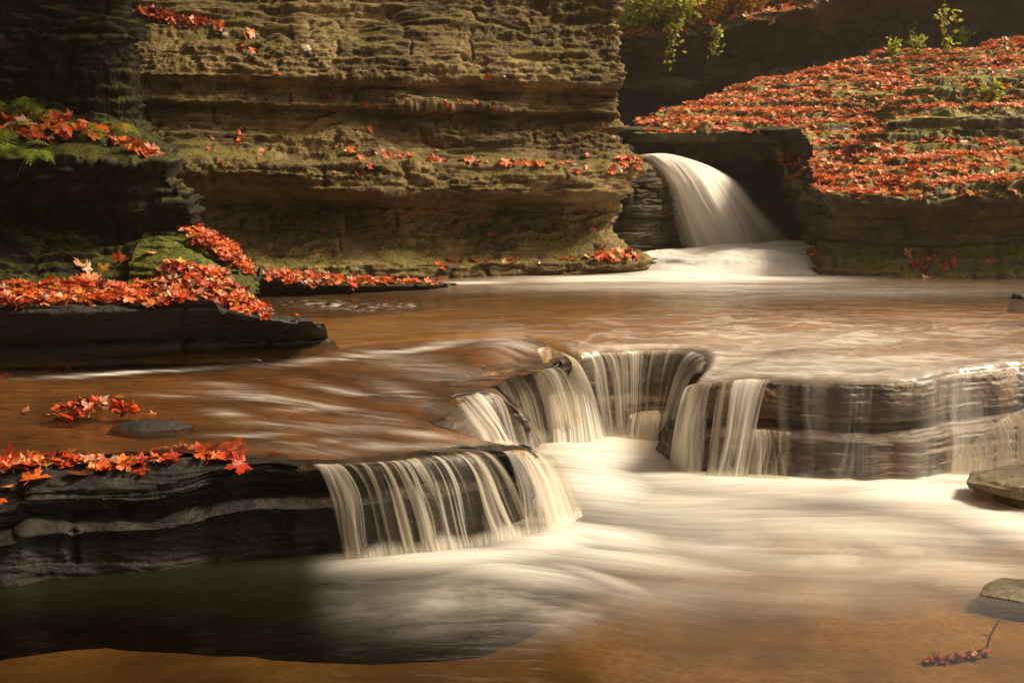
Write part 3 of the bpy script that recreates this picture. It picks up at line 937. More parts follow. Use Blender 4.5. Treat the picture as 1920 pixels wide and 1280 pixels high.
def scatter_xy(x0, x1, y0, y1, ztop, n, region, zthr, obs, size=(0.07, 0.11), flat=0.65, heap=0.0, seed=2, mask=None):
    rnd = random.Random(seed)
    for _ in range(n):
        x, y = rnd.uniform(x0, x1), rnd.uniform(y0, y1)
        ok, loc, nor, idx, ob, _m = sc.ray_cast(dg, Vector((x, y, ztop)), Vector((0, 0, -1)))
        if not ok or ob.name not in obs or nor.z < zthr:
            continue
        if mask and not mask(loc, rnd):
            continue
        put(loc, nor, rnd.uniform(*size), region, rnd, flat=flat, lift=rnd.uniform(0, heap))


def pn(x, y, z=0.0):
    return float(pnoise(np.array([x]), np.array([y]), np.array([z]))[0])


def bank_mask(loc, rnd):
    if loc.y < 8.7:
        return False
    v = pn(loc.x * 1.3, loc.y * 1.3, 4.0)
    px, py = to_px(np.array([loc.x, loc.y, loc.z]))
    if 1650 < px < 1960 and 205 < py < 262:
        return rnd.random() < 0.06
    if 1700 < px < 1960 and 120 < py < 188 - (px - 1700) * .02:
        return rnd.random() < 0.25
    if 1400 < px < 1600 and 245 < py < 330 and px < 1560:
        return rnd.random() < 0.4
    return v > -0.18 or rnd.random() < 0.22


scatter_xy(1.0, 8.2, 8.6, 14.0, 9.0, 29000, 'bank', 0.50, {'leafy_bank'}, (0.045, 0.078), 0.76, 0.012, 2, bank_mask)
scatter_xy(0.5, 9.0, 14.0, 20.0, 12.0, 7500, 'rim', 0.30, {'far_cliff'}, (0.08, 0.12), 0.6, 0.02, 3, lambda l, r: l.z > 2.2)
# left shelf carpet
scatter_px([(-20, 538), (0, 535), (150, 530), (230, 540), (300, 528), (380, 530), (430, 560), (420, 574), (300, 572), (0, 572), (-20, 574)], 620, 'shelf', 0.25, (0.042, 0.076), 0.76, 0.014, seed=5)
scatter_px([(300, 505), (340, 495), (420, 520), (480, 570), (520, 595), (500, 602), (440, 592), (400, 560), (330, 545)], 330, 'ramp', 0.1, (0.040, 0.074), 0.74, 0.014, seed=6)
scatter_px([(330, 430), (375, 430), (440, 462), (470, 500), (472, 520), (430, 495), (380, 465)], 230, 'step', 0.0, (0.040, 0.072), 0.74, 0.014, seed=7)
scatter_px([(488, 508), (560, 512), (640, 520), (700, 524), (820, 526), (850, 532), (700, 536), (640, 538), (540, 534), (490, 520)], 250, 'slab', 0.1, (0.038, 0.07), 0.74, 0.01, seed=8)
scatter_px([(150, 470), (300, 470), (330, 520), (150, 528)], 9, 'moss', -1, (0.08, 0.12), 0.5, 0.01, seed=9, weights=[1, 1, 0, 1, 0, 2, 4, 1, 0, 4])
# fern ledge
scatter_px([(0, 195), (60, 205), (140, 225), (220, 255), (300, 290), (280, 300), (180, 270), (80, 270), (0, 270)], 130, 'fern', 0.05, (0.05, 0.085), 0.65, 0.02, seed=10)
# near ledge
scatter_px([(0, 856), (200, 850), (440, 838), (470, 842), (440, 862), (330, 864), (200, 868), (0, 880)], 105, 'near', 0.2, (0.038, 0.070), 0.88, 0.006, seed=11)
scatter_px([(140, 868), (260, 862), (265, 885), (150, 888)], 8, 'near', 0.2, (0.06, 0.09), 0.8, seed=12)
# stray leaves on the cliff
scatter_px([(630, 272), (700, 280), (900, 300), (1100, 305), (1190, 305), (1195, 322), (1050, 325), (850, 305), (640, 296)], 75, 'cliff', 0.0, (0.05, 0.09), 0.65, seed=13, obs={'cliff'}, up=0.3)
scatter_px([(250, 18), (350, 35), (420, 48), (418, 58), (330, 45), (255, 30)], 60, 'cliff', -0.6, (0.06, 0.09), 0.6, 0.02, seed=14, up=0.4)
scatter_px([(440, 50), (480, 60), (475, 130), (445, 90)], 8, 'cliff', -1, (0.06, 0.09), 0.6, seed=15, up=0.1)
scatter_px([(300, 120), (1150, 150), (1150, 440), (450, 440)], 75, 'cliff', 0.0, (0.03, 0.07), 0.6, seed=16, obs={'cliff'}, up=0.2)
scatter_px([(810, 492), (1190, 470), (1200, 488), (820, 505)], 28, 'cliff', 0.0, (0.05, 0.08), 0.7, seed=17, up=0.5)
scatter_px([(1110, 470), (1185, 470), (1195, 486), (1120, 490)], 35, 'cliff', 0.0, (0.05, 0.08), 0.7, 0.02, seed=18, up=0.5)
scatter_px([(1150, 292), (1200, 296), (1212, 312), (1165, 310)], 18, 'cliff', -0.2, (0.05, 0.08), 0.7, 0.01, seed=19, up=0.5)
scatter_px([(1450, 285), (1560, 300), (1545, 345), (1490, 335)], 80, 'bank', 0.1, (0.06, 0.1), 0.65, 0.01, seed=20)
# below the bank
scatter_px([(1700, 475), (1800, 470), (1790, 505), (1705, 505)], 14, 'foot', -1, (0.06, 0.12), 0.6, seed=21, up=0.2)
# debris cluster in the stream
scatter_px([(0, 698), (60, 698), (60, 708), (0, 712)], 12, 'shore', -1, (0.04, 0.07), 0.7, seed=41)
scatter_px([(60, 690), (160, 688), (160, 700), (60, 704)], 7, 'shore', -1, (0.04, 0.06), 0.7, seed=42)
cc = Vector(Z(175, 775, .405))
rr = random.Random(31)
for k in range(60):
    a, r0 = rr.uniform(0, 6.28), rr.random() ** 0.7
    l_ = cc + Vector((math.cos(a) * r0 * 0.17, math.sin(a) * r0 * 0.10, 0.045 * (1 - r0)))
    put(l_, Vector((0, 0, 1)), rr.uniform(0.05, 0.09), 'clump', rr, flat=0.55, lift=0.004)
for (px, py, z, s_, c_, sh, reg) in ((225, 750, .425, .07, 7, 8, 'clump'), (48, 776, .405, .06, 6, 7, 'single'), (280, 785, .41, .06, 5, 4, 'single'), (430, 845, .395, .12, 1, 1, 'near'), (445, 872, .38, .10, 2, 2, 'near'),
                                    (5, 870, .39, .12, 0, 3, 'near'), (65, 898, .355, .10, 1, 5, 'near'), (285, 853, .39, .055, 7, 8, 'near'), (18, 915, .34, .05, 3, 7, 'near'), (0, 945, .31, .06, 1, 0, 'near'), (515, 856, .39, .06, 1, 7, 'near'),
                                    (240, 875, .36, .075, 3, 6, 'near'), (575, 594, .72, .06, 7, 8, 'ramp'), (560, 597, .72, .06, 1, 7, 'ramp')):
    h = cast(px, py)
    if h:
        put(h[0], h[1], s_, reg, rr, sh, c_, 0.85, 0.006, 0.5)

# submerged leaf string at lower right
subs = []
for k in range(26):
    t = rr.random()
    p = Z(1730 + 120 * t + rr.uniform(-6, 6), 1240 - 14 * t + rr.uniform(-5, 5), -0.050)
    put(Vector(p), Vector((0, 0, 1)), rr.uniform(0.03, 0.045), 'float', rr, None, rr.choice([0, 4, 5, 8, 8]), 0.96)
put(Vector(Z(1848, 1222, -.048)), Vector((0, 0, 1)), 0.04, 'float', rr, 7, 3, 0.9)
put(Vector(Z(1832, 1226, -.048)), Vector((0, 0, 1)), 0.03, 'float', rr, 8, 7, 0.9)
put(Vector(Z(1855, 1183, -.048)), Vector((0, 0, 1)), 0.03, 'float', rr, 7, 6, 0.9)
h = cast(1857, 489)
if h:
    put(h[0], h[1], 0.12, 'big', rr, 7, 5, 0.9, up=0.1)

# rank by size in the picture; the largest 300 become objects of their own
PX = np.array([(p['pos'].x, p['pos'].y, p['pos'].z) for p in placed])
ux, uy = to_px(PX)
vis = []
for i, p in enumerate(placed):
    if not (-10 < ux[i] < 1930 and -10 < uy[i] < 1290):
        vis.append(0)
        continue
    nn = p['q'] @ Vector((0, 0, 1))
    vd = Vector((0, 0, CAMH)) - p['pos']
    dist = vd.length
    vis.append(p['size'] / dist * (0.35 + abs(nn.dot(vd / dist))) * (0.8 if p['region'] in ('shelf',) else 1.0))
order = np.argsort(-np.array(vis))
single = set(int(i) for i in order[:300])
LAB = {
    'bank': ('fallen red or orange leaf in the carpet on the terraced right bank', 'leaves on the right bank'),
    'rim': ('fallen orange leaf on the rim of the far cliff', 'leaves on the far rim'),
    'shelf': ('fallen red leaf in the thick carpet on top of the left block ledge', 'leaves on the left block ledge'),
    'ramp': ('fallen red leaf on the mossy ramp right of the left block ledge', 'leaves on the mossy ramp'),
    'step': ('fallen red leaf heaped on the upper mossy step against the cliff', 'leaves on the mossy step'),
    'slab': ('fallen red leaf on the low slab at the cliff foot', 'leaves on the low slab'),
    'shore': ('small red leaf at the waterline under the left block ledge', 'leaves at the waterline of the block ledge'),
    'moss': ('pale dry leaf stuck to the mossy slope above the left leaf carpet', 'leaves on the mossy slope'),
    'fern': ('fallen orange leaf among the ferns on the high left ledge', 'leaves on the fern ledge'),
    'near': ('fallen red leaf lying along the wet near left ledge', 'leaves on the near ledge'),
    'cliff': ('stray fallen leaf caught on the face of the tall brown cliff', 'leaves on the tall cliff'),
    'foot': ('stray leaf at the dark foot of the right bank above the upper pool', 'leaves at the foot of the right bank'),
    'clump': ('wet red leaf in the pile stranded midstream on the left', 'leaves in the stranded pile'),
    'single': ('pale oval leaf lying alone in the brown stream', None),
    'float': ('submerged orange leaf in the string of debris at lower right', 'leaves in the sunken string'),
    'big': ('large round brown leaf stuck to the foot of the right bank', None)}
SPECIAL = {}
mcache = {}


def leaf_mesh(shape, col):
    if (shape, col) not in mcache:
        V, F = LEAVES[shape]
        c_ = np.tile(np.array([*COLS[col], 1.0]), (len(V), 1))
        mcache[(shape, col)] = mesh_poly('leaf', V, F, M_LEAF, {'lc': c_})
    return mcache[(shape, col)]


SV, SF, SC = [], [], []
off = 0
crnd = np.random.default_rng(3)
sing_n = 0
for i, p in enumerate(placed):
    if i in single:
        o = link('leaf', leaf_mesh(p['shape'], p['col']))
        o.matrix_world = Matrix.LocRotScale(p['pos'], p['q'], Vector((p['size'],) * 3))
        lb, gr = LAB[p['region']]
        if p['region'] == 'single':
            sing_n += 1
            lb = 'pale oval leaf lying alone on the stream at the far left' if ux[i] < 150 else 'small curled brown leaf on the low dark stone in the stream'
        o['label'] = lb
        o['category'] = 'leaf'
        if gr:
            o['group'] = gr
    else:
        V, F = LEAVES[p['shape']]
        Rm = np.array(p['q'].to_matrix())
        W_ = (V * p['size']) @ Rm.T + np.array(p['pos'])
        SV.append(W_)
        SF.append([tuple(a + off for a in f) for f in F])
        c_ = np.array(COLS[p['col']]) * crnd.uniform(0.75, 1.2)
        SC.append(np.tile(np.array([*np.clip(c_, 0, 0.85), 1.0]), (len(V), 1)))
        off += len(V)
if SV:
    me = mesh_poly('leaf_litter', np.vstack(SV), [f for ff in SF for f in ff], M_LEAF, {'lc': np.vstack(SC)})
    link('leaf_litter', me, 'carpet of smaller fallen red and orange leaves over the banks', 'leaf litter', 'stuff')

# pale chips on the cliff
for px, py, s_, lb in ((572, 91, .05, 'largest pale stone chip on the upper cliff face'), (421, 65, .028, 'small pale stone chip left of the cliff leaves'), (406, 62, .018, 'tiny pale chip high on the cliff, beside a larger one')):
    h = cast(px, py)
    if h:
        o = boulder('stone_chip', [ring(0, 0, 1, .8, -.3), ring(0, 0, 1, .7, .0), ring(0, 0, .6, .5, .3)], M_CHIP, lb, 'stone', px, 0.1, 24, 12)
        o.scale = (s_, s_, s_)
        o.location = h[0]
        o.rotation_euler = (1.2, 0, 0.3)


# ------------------------------------------------------------------ ferns, shrubs, twigs
def tube(V, F, pts, r0, r1, k=5):
    b = len(V)
    n = len(pts)
    for i, p in enumerate(pts):
        d = (pts[min(i + 1, n - 1)] - pts[max(i - 1, 0)]).normalized()
        a = d.cross(Vector((0, 0, 1)))
        if a.length < 0.05:
            a = d.cross(Vector((1, 0, 0)))
        a.normalize()
        c_ = d.cross(a)
        r = r0 + (r1 - r0) * i / (n - 1)
        for j in range(k):
            t = 2 * math.pi * j / k
            V.append(p + (a * math.cos(t) + c_ * math.sin(t)) * r)
    for i in range(n - 1):
        for j in range(k):
            F.append((b + i * k + j, b + i * k + (j + 1) % k, b + (i + 1) * k + (j + 1) % k, b + (i + 1) * k + j))


def frond_mesh(length, az, rise, droop, rnd):
    V, F = [], []
    pts = []
    n = 14
    d = Vector((math.cos(az), math.sin(az), 0))
    for i in range(n + 1):
        t = i / n
        pts.append(d * (length * t * (0.9 - 0.1 * t)) + Vector((0, 0, 1)) * (length * (rise * t - droop * t * t)))
    tube(V, F, pts, 0.003, 0.001, 4)
    side = d.cross(Vector((0, 0, 1)))
    for i in range(2, n):
        t = i / n
        w = length * 0.30 * math.sin(math.pi * min(1, t * 0.9 + 0.12)) ** 0.8
        for sg in (-1, 1):
            p = pts[i]
            tan = (pts[i + 1] - pts[i - 1]).normalized()
            tip = p + side * sg * w + tan * w * 0.35 - Vector((0, 0, w * 0.25))
            m_ = 5
            prev = None
            for q in range(m_ + 1):
                u = q / m_
                c_ = p.lerp(tip, u)
                hw = length * 0.010 * (1 - u * u) * (1.4 if q % 2 else 0.6) + 0.0005
                V.append(c_ + tan * hw)
                V.append(c_ - tan * hw)
                k = len(V) - 2
                if prev is not None:
                    F.append((prev, prev + 1, k + 1, k))
                prev = k
    return V, F


fern_spots = [(15, 200, .33, 'tall bright fern highest at the left edge of the fern ledge'), (60, 200, .27, 'arching fern second from the left edge on the high ledge'), (5, 250, .30, 'bright fern half cut by the left edge, below the tall one'),
              (90, 215, .24, 'small fern among orange leaves in the middle of the ledge'), (30, 285, .30, 'drooping fern hanging below the fern ledge at far left'), (75, 290, .20, 'tiny sparse fern lowest under the fern ledge'),
              (150, 240, .24, 'low fern creeping over leaves right of the middle'), (180, 252, .16, 'small sprig of fern next to the yellowing one'), (222, 240, .24, 'yellowing fern at the right end of the fern ledge')]
for fi, (px, py, L, lb) in enumerate(fern_spots):
    h = cast(px, py)
    if not h:
        continue
    rnd = random.Random(200 + fi)
    e = bpy.data.objects.new('fern', None)
    COL.objects.link(e)
    e.location = h[0] + h[1] * 0.01
    e['label'] = lb
    e['category'] = 'fern'
    e['group'] = 'ferns on the high left ledge'
    for k in range(10):
        az = -math.pi / 2 + rnd.uniform(-1.5, 1.5)
        V, F = frond_mesh(L * rnd.uniform(0.55, 0.95), az, rnd.uniform(0.35, 0.9), rnd.uniform(0.6, 1.3), rnd)
        link('frond', mesh_poly('frond', V, F, M_FERN if fi != 8 or k % 2 else M_SHRUBY), parent=e)


def shrub(base, h, w, n, mat, rnd, label, leaf=0.045, group=None, droop=0.0):
    e = bpy.data.objects.new('shrub', None)
    COL.objects.link(e)
    e.location = base
    e['label'] = label
    e['category'] = 'shrub'
    if group:
        e['group'] = group
    V, F = [], []
    LV, LF = [], []
    for s_ in range(7):
        a = rnd.uniform(0, 6.28)
        rad = w * rnd.uniform(0.2, 1.0)
        pts = []
        for i in range(9):
            t = i / 8
            pts.append(Vector((math.cos(a) * rad * t + rnd.gauss(0, .01), math.sin(a) * rad * t * 0.8, h * (t - droop * t * t * 2.2) * rnd.uniform(.9, 1.1))))
        tube(V, F, pts, 0.008, 0.002, 4)
        for k in range(n // 7):
            i = rnd.uniform(1, 8)
            p = pts[int(i)].lerp(pts[min(8, int(i) + 1)], i - int(i)) + Vector((rnd.gauss(0, w * 0.16), rnd.gauss(0, w * 0.16), rnd.gauss(0, h * 0.10)))
            d = Vector((rnd.gauss(0, 1), rnd.gauss(0, 1), rnd.gauss(-0.3, 0.7))).normalized()
            sd = d.cross(Vector((rnd.gauss(0, 1), rnd.gauss(0, 1), rnd.gauss(0, 1)))).normalized()
            l_ = leaf * rnd.uniform(0.6, 1.3)
            b = len(LV)
            LV += [p, p + d * l_ * .5 + sd * l_ * .3, p + d * l_, p + d * l_ * .5 - sd * l_ * .3]
            LF.append((b, b + 1, b + 2, b + 3))
    link('stems', mesh_poly('stems', V, F, M_TWIG), parent=e)
    link('foliage', mesh_poly('foliage', LV, LF, mat), parent=e)


rs = random.Random(77)
shr = [(1175, 40, 15.0, .55, .45, 700, M_SHRUBG, 'leafy green bush at the left end of the far rim, against the cliff edge'), (1230, 30, 15.2, .5, .4, 650, M_SHRUBY, 'yellow green bush second from the left on the far rim'),
       (1200, -5, 15.6, .6, .5, 600, M_SHRUBG, 'dark green bush at the top edge behind the first rim bushes'), (1320, 40, 15.1, .45, .4, 560, M_SHRUBY, 'wide yellow bush over the notch in the far rim'),
       (1370, 15, 15.3, .45, .4, 520, M_SHRUBG, 'olive bush where the far rim starts to climb'), (1430, 0, 15.3, .35, .35, 420, M_SHRUBY, 'sparse yellow bush high on the climbing rim'),
       (1290, -20, 16.5, .7, .6, 650, M_SHRUBY, 'pale yellow bush farthest back above the rim notch'), (1500, -25, 15.4, .35, .35, 360, M_SHRUBY, 'yellow bush cut by the top edge on the climbing rim')]
shr += [(1400, 8, 15.1, .40, .35, 420, M_SHRUBY, 'orange yellow bush filling the gap before the climbing rim'), (1270, 45, 14.9, .40, .35, 420, M_SHRUBG, 'low green bush in front on the far rim, right of the yellow green one'),
        (1540, -30, 15.2, .35, .35, 360, M_SHRUBG, 'green bush farthest right on the climbing rim')]
for px, py, Y, h_, w_, n_, m_, lb in shr:
    b = Vector(P(px, py + 32, Y))
    ok, loc, nor, ix, ob, _m = sc.ray_cast(dg, b + Vector((0, 0, 3)), Vector((0, 0, -1)))
    if ok and abs(loc.z - b.z) < 0.8:
        b = loc
    shrub(b, h_ * 1.15, w_ * 1.5, int(n_ * 2.4), m_, rs, lb, 0.085, 'bushes on the rim of the far cliff')
for px, py, Y, h_, lb in ((1265, 60, 14.6, .8, 'thin spray hanging down from the rim below the second bush'), (1345, 62, 14.5, .5, 'thin spray hanging from the rim below the wide yellow bush')):
    shrub(Vector(P(px, py, Y)), h_ * .5, .12, 120, M_SHRUBG, rs, lb, 0.06, 'sprays hanging from the far rim', 0.9)
for px, py, h_, w_, lb in ((1775, 92, .50, .18, 'tall thin green plant on the crest of the leafy bank'), (1715, 98, .25, .14, 'low round leafed plant on the crest, left of the tall thin one'), (1700, 70, .32, .10, 'slim yellowing sprig standing at the crest'),
                          (1675, 92, .16, .10, 'tiny sprig at the left of the crest plants'), (1800, 75, .20, .16, 'low leafy plant right of the tall thin one'), (1858, 186, .20, .12, 'small pale sprig on the mossy terrace near the right edge')):
    h = cast(px, py + 12)
    if h:
        shrub(h[0], h_, w_, 80, M_SHRUBG, rs, lb, 0.07, 'plants on the leafy bank')


def twig(name, pts, r, label, cat='twig'):
    V, F = [], []
    tube(V, F, [Vector(p) for p in pts], r, r * 0.4, 6)
    return link(name, mesh_poly(name, V, F, M_TWIG, smooth=True), label, cat)


a = cast(1735, 505)
if a:
    p = a[0]
    twig('stick', [p + Vector((-.02, -.06, -.02)), p + Vector((.07, -.04, .12)), p + Vector((.13, -.03, .17)), p + Vector((.22, 0, .20))], 0.008, 'thin forked stick leaning at the foot of the right bank', 'stick')
p0 = [Z(1888, 1140, -.056), Z(1872, 1165, -.054), Z(1858, 1190, -.052), Z(1848, 1225, -.054), Z(1825, 1236, -.054), Z(1780, 1243, -.054), Z(1720, 1245, -.056)]
twig('twig', p0, 0.0035, 'sunken bent twig holding orange leaves at lower right')

# ------------------------------------------------------------------ water
def streak(U, V, fq=40.0, wander=0.02, seed=0.0, thr=-0.05, soft=0.5, wspd=2.0):
    """long strands that follow the flow: U in metres across it, V 0..1 along it"""
    Uw = U + wander * pnoise(U * 5 + seed, V * wspd, seed) * V
    a = pnoise(Uw * fq, V * 0.5, seed + 1.1)
    b = pnoise(Uw * fq * 2.6, V * 0.7, seed + 2.3)
    c_ = pnoise(Uw * fq * 0.33, V * 0.4, seed + 3.7)
    d = pnoise(Uw * fq * 6.0, V * 0.9, seed + 5.7)
    s_ = 0.8 * a + 0.5 * b + 1.15 * c_ + 0.22 * d
    return sstep(thr - soft * 0.5, thr + soft * 0.5, s_), s_


def fall(name, lip, base, label, dens=None, fq=40, thr=0.0, soft=0.6, ns=500, nt=110, upstream=0.05, bulge=0.012, seed=0.0, power=2.0, layers=2, wander=0.03, top_fade=0.07, vmax=1.0, group=None, off=0.010, veilk=0.35, efade=0.03, mottle=0.0):
    """lip/base: lists of world points; a thin sheet leaves the lip level and drops in an arc"""
    L = crom(np.array(lip, float)[:, None, :], ns)[:, 0]
    B = crom(np.array(base, float)[:, None, :], ns)[:, 0]
    if dens is None:
        dens = [1] * len(lip)
    D = np.interp(np.linspace(0, 1, ns), np.linspace(0, 1, len(dens)), dens)
    seg = np.linalg.norm(np.diff(L, axis=0), axis=1)
    segb = np.linalg.norm(np.diff(B, axis=0), axis=1)
    U = np.concatenate([[0], np.cumsum(0.5 * (seg + segb))])
    t = np.linspace(0, 1, nt)[:, None]
    L, B = warp(L), warp(B)
    out = outward(B)
    obj0 = None
    for ly in range(layers):
        K = L + (L - B) * np.array([1, 1, 0]) * 0.3 - out * upstream
        K[:, 2] = L[:, 2] + 0.004
        ta = np.clip(t / 0.12, 0, 1)[..., None]
        tb = np.clip((t - 0.12) / 0.88, 0, 1)[..., None]
        G = K * (1 - ta) + L * ta
        drop = tb ** power
        G = G + (B - L) * np.array([1, 1, 0]) * (tb ** 0.9)
        G[..., 2] += ((B - L)[:, 2] * drop[..., 0])
        UU = np.broadcast_to(U, (nt, ns))
        VV = np.broadcast_to(t, (nt, ns))
        f, s_ = streak(UU, VV, fq * (1 + 0.4 * ly), wander, seed + 7.7 * ly, thr + 0.3 * ly, soft)
        ragged = 0.04 * pnoise(UU * fq * .5, 0.3, seed + 3.1)
        fade = sstep(0.10 + ragged, 0.10 + top_fade + ragged, VV)
        veil = (veilk if ly == 0 else 0.0) * (0.4 + np.clip(pnoise(UU * 6, VV * 0.6, seed + 8.8) + 0.2, 0, 1))
        foam = np.maximum(f, veil * (0.55 + 0.45 * VV)) * D[None, :] * fade
        foam = foam * (0.80 + 0.2 * VV) * (1 - mottle * sstep(-0.3, 0.5, pnoise(UU * 5.5, VV * 2.2, seed + 12.0)))
        foam = np.maximum(foam, sstep(0.90, 1.0, VV + 0.05 * pnoise(UU * 9, 0.2, seed)) * np.minimum(D[None, :] * 1.2, 1) * 0.7 * fade)
        edge = sstep(0, efade, np.linspace(0, 1, ns)) * sstep(1, 1 - efade, np.linspace(0, 1, ns))
        foam = foam * edge[None, :]
        G = G + out[None] * (bulge * tb * (0.6 + 0.45 * np.clip(s_, -1, 1)[..., None]) + 0.012 * ly * tb + off)
        G[..., 2] += 0.003
        me = mesh_grid('water_sheet', G, M_FALL, {'foam': np.clip(foam * 0.92, 0, 1), 'murk': np.zeros_like(foam)})
        if ly == 0:
            obj0 = link(name, me, label, 'waterfall', None, group)
        else:
            link('strands', me, parent=obj0)
    return obj0


FG = 'small falls spilling into the lower pool'
fall('waterfall', [Z(582, 872, .352), Z(640, 868, .35), Z(700, 864, .349), Z(780, 858, .347), Z(850, 850, .342), Z(905, 845, .338)],
     [Z(640, 1045, 0), Z(695, 1042, 0), Z(760, 1038, 0), Z(850, 1030, 0), Z(930, 1018, 0), Z(1000, 1004, 0)],
     'nearest waterfall, separate silky strands over the dark ledge', [.7, .8, .9, 1, 1, .8, .9, 1, 1, 1, .9], fq=24, thr=0.38, soft=0.8, veilk=0.12, seed=1.0, group=FG)
fall('waterfall', [Z(940, 845, .336), Z(965, 843, .333), Z(990, 845, .328), Z(1008, 852, .318)],
     [Z(985, 1006, 0), Z(1020, 1000, 0), Z(1055, 985, 0), Z(1078, 965, 0)],
     'short right hand end of the nearest fall, beyond a dark gap', [.5, .9, .9, .8], fq=24, thr=0.25, soft=0.9, veilk=0.25, seed=2.0, ns=260, group=FG)
fall('waterfall', [P(826, 762, 4.93), P(850, 747, 4.98), P(890, 740, 5.03), P(930, 743, 5.08), P(962, 765, 5.14), P(984, 792, 5.22)],
     [Z(870, 836, .33), Z(900, 838, .31), Z(935, 838, .25), Z(962, 840, .14), Z(992, 845, .02), Z(1015, 840, 0)],
     'small middle fall sliding over a rounded brown step', [.2, .6, .7, .6, .35, .2, .5, .8], fq=22, thr=0.35, soft=1.0, veilk=0.15, efade=0.10, seed=3.0, ns=320, power=1.4, upstream=0.02, group=FG)
fall('waterfall', [Z(885, 708, .408), Z(920, 698, .408), Z(960, 690, .408), Z(1000, 690, .408), Z(1042, 686, .410)],
     [Z(930, 846, 0), Z(965, 838, 0), Z(1005, 830, 0), Z(1055, 828, 0), Z(1100, 826, 0)],
     'back left curtain of fine vertical threads', [.95, .9, .7, .7, .9, 1], fq=34, thr=0.1, soft=1.0, seed=4.0, ns=380, group=FG)
fall('waterfall', [Z(1000, 652, .472), Z(1024, 650, .470), Z(1045, 656, .464), Z(1064, 666, .457)],
     [Z(1030, 830, 0), Z(1068, 830, 0), Z(1105, 828, 0), Z(1134, 824, 0)],
     'smooth thick jet pouring over the hump beside the alcove', [.8, 1, 1, .7], fq=14, thr=-1.2, soft=1.4, seed=5.0, ns=240, bulge=0.02, power=1.7, upstream=0.02, top_fade=0.14, group=FG)
fall('waterfall', [Z(1066, 668, .452), Z(1130, 662, .452), Z(1210, 658, .452), Z(1290, 657, .452), Z(1318, 664, .450), Z(1325, 682, .446), Z(1312, 702, .436)],
     [Z(1108, 822, 0), Z(1150, 820, 0), Z(1205, 819, 0), Z(1246, 822, 0), Z(1256, 832, 0), Z(1260, 846, 0), Z(1262, 858, 0)],
     'wide curtain lining the curved alcove', [.9, .8, .7, .6, .5, .6, .7, .6], fq=32, thr=0.3, soft=0.9, seed=6.0, ns=520, group=FG)
fall('waterfall', [Z(1180, 775, .13), Z(1200, 771, .135), Z(1228, 769, .14), Z(1262, 772, .135)], [Z(1170, 826, 0), Z(1196, 828, 0), Z(1226, 829, 0), Z(1262, 828, 0)],
     'tiny fall in front of the rounded alcove stone', [.2, .8, .9, .8], fq=40, thr=-0.1, soft=0.7, seed=6.6, ns=160, nt=60, group=FG)
fall('waterfall', [Z(1300, 722, .424), Z(1325, 716, .437), Z(1350, 713, .442)], [Z(1266, 876, 0), Z(1290, 884, 0), Z(1318, 890, 0)],
     'left branch of the fall over the dark knob', [.9, .6, .2], off=0.03, fq=26, thr=-0.1, soft=0.8, seed=7.0, ns=200, group=FG)
fall('waterfall', [Z(1355, 712, .443), Z(1385, 710, .446), Z(1420, 710, .447), Z(1446, 710, .447)], [Z(1322, 892, 0), Z(1352, 895, 0), Z(1382, 896, 0), Z(1402, 897, 0)],
     'bright slanting branch of the fall over the dark knob', [.35, .9, 1, .7], off=0.03, fq=24, thr=-0.25, soft=0.9, seed=8.0, ns=240, power=1.5, group=FG)
fall('waterfall', [P(1400, 806, 5.18), P(1440, 806, 5.17), P(1480, 809, 5.16)], [Z(1400, 900, 0), Z(1440, 902, 0), Z(1475, 904, 0)],
     'low fringe of threads under the groove right of the knob', [0, .5, .7, .5, .2, 0], fq=45, thr=0.15, soft=0.6, seed=9.0, ns=180, nt=60, group=FG)
fall('waterfall', [Z(1455, 711, .446), Z(1580, 717, .442), Z(1665, 718, .441), Z(1735, 711, .444), Z(1800, 699, .449), Z(1870, 689, .453), Z(1960, 683, .454)],
     [Z(1450, 902, 0), Z(1580, 907, 0), Z(1665, 907, 0), Z(1735, 900, 0), Z(1800, 890, 0), Z(1870, 881, 0), Z(1960, 876, 0)],
     'thin veil of water down the wide purple brown face', [.36, .40, .34, .60, .36, .42, .62, .26, .55, .2, .40, .26, .4], fq=22, thr=0.20, soft=1.5, off=0.02, wander=0.08, mottle=0.8, seed=10.0, ns=800, power=1.15, layers=1, bulge=0.004, group=FG)
fall('waterfall', [P(1786, 872, 5.12), P(1830, 828, 5.14), P(1872, 788, 5.16), P(1925, 762, 5.18), P(2010, 745, 5.2)],
     [Z(1786, 892, 0), Z(1832, 893, 0), Z(1876, 896, 0), Z(1935, 898, 0), Z(2020, 900, 0)],
     'white curtain behind the boulder at the right edge', [.9, .9, .9, .9, 1], fq=34, thr=-0.1, soft=0.8, seed=11.0, ns=320, upstream=0.02, group=FG)
fall('waterfall', [Z(1380, 872, .035), Z(1450, 876, .035), Z(1520, 880, .035), Z(1590, 884, .035)], [Z(1380, 888, 0), Z(1450, 894, 0), Z(1520, 898, 0), Z(1590, 903, 0)],
     'low white fringe along the foot of the wide face', [0, .9, 1, 1, .9, 0], fq=50, thr=-0.4, soft=0.7, seed=12.0, ns=300, nt=30, upstream=0.01, layers=1, group=FG)

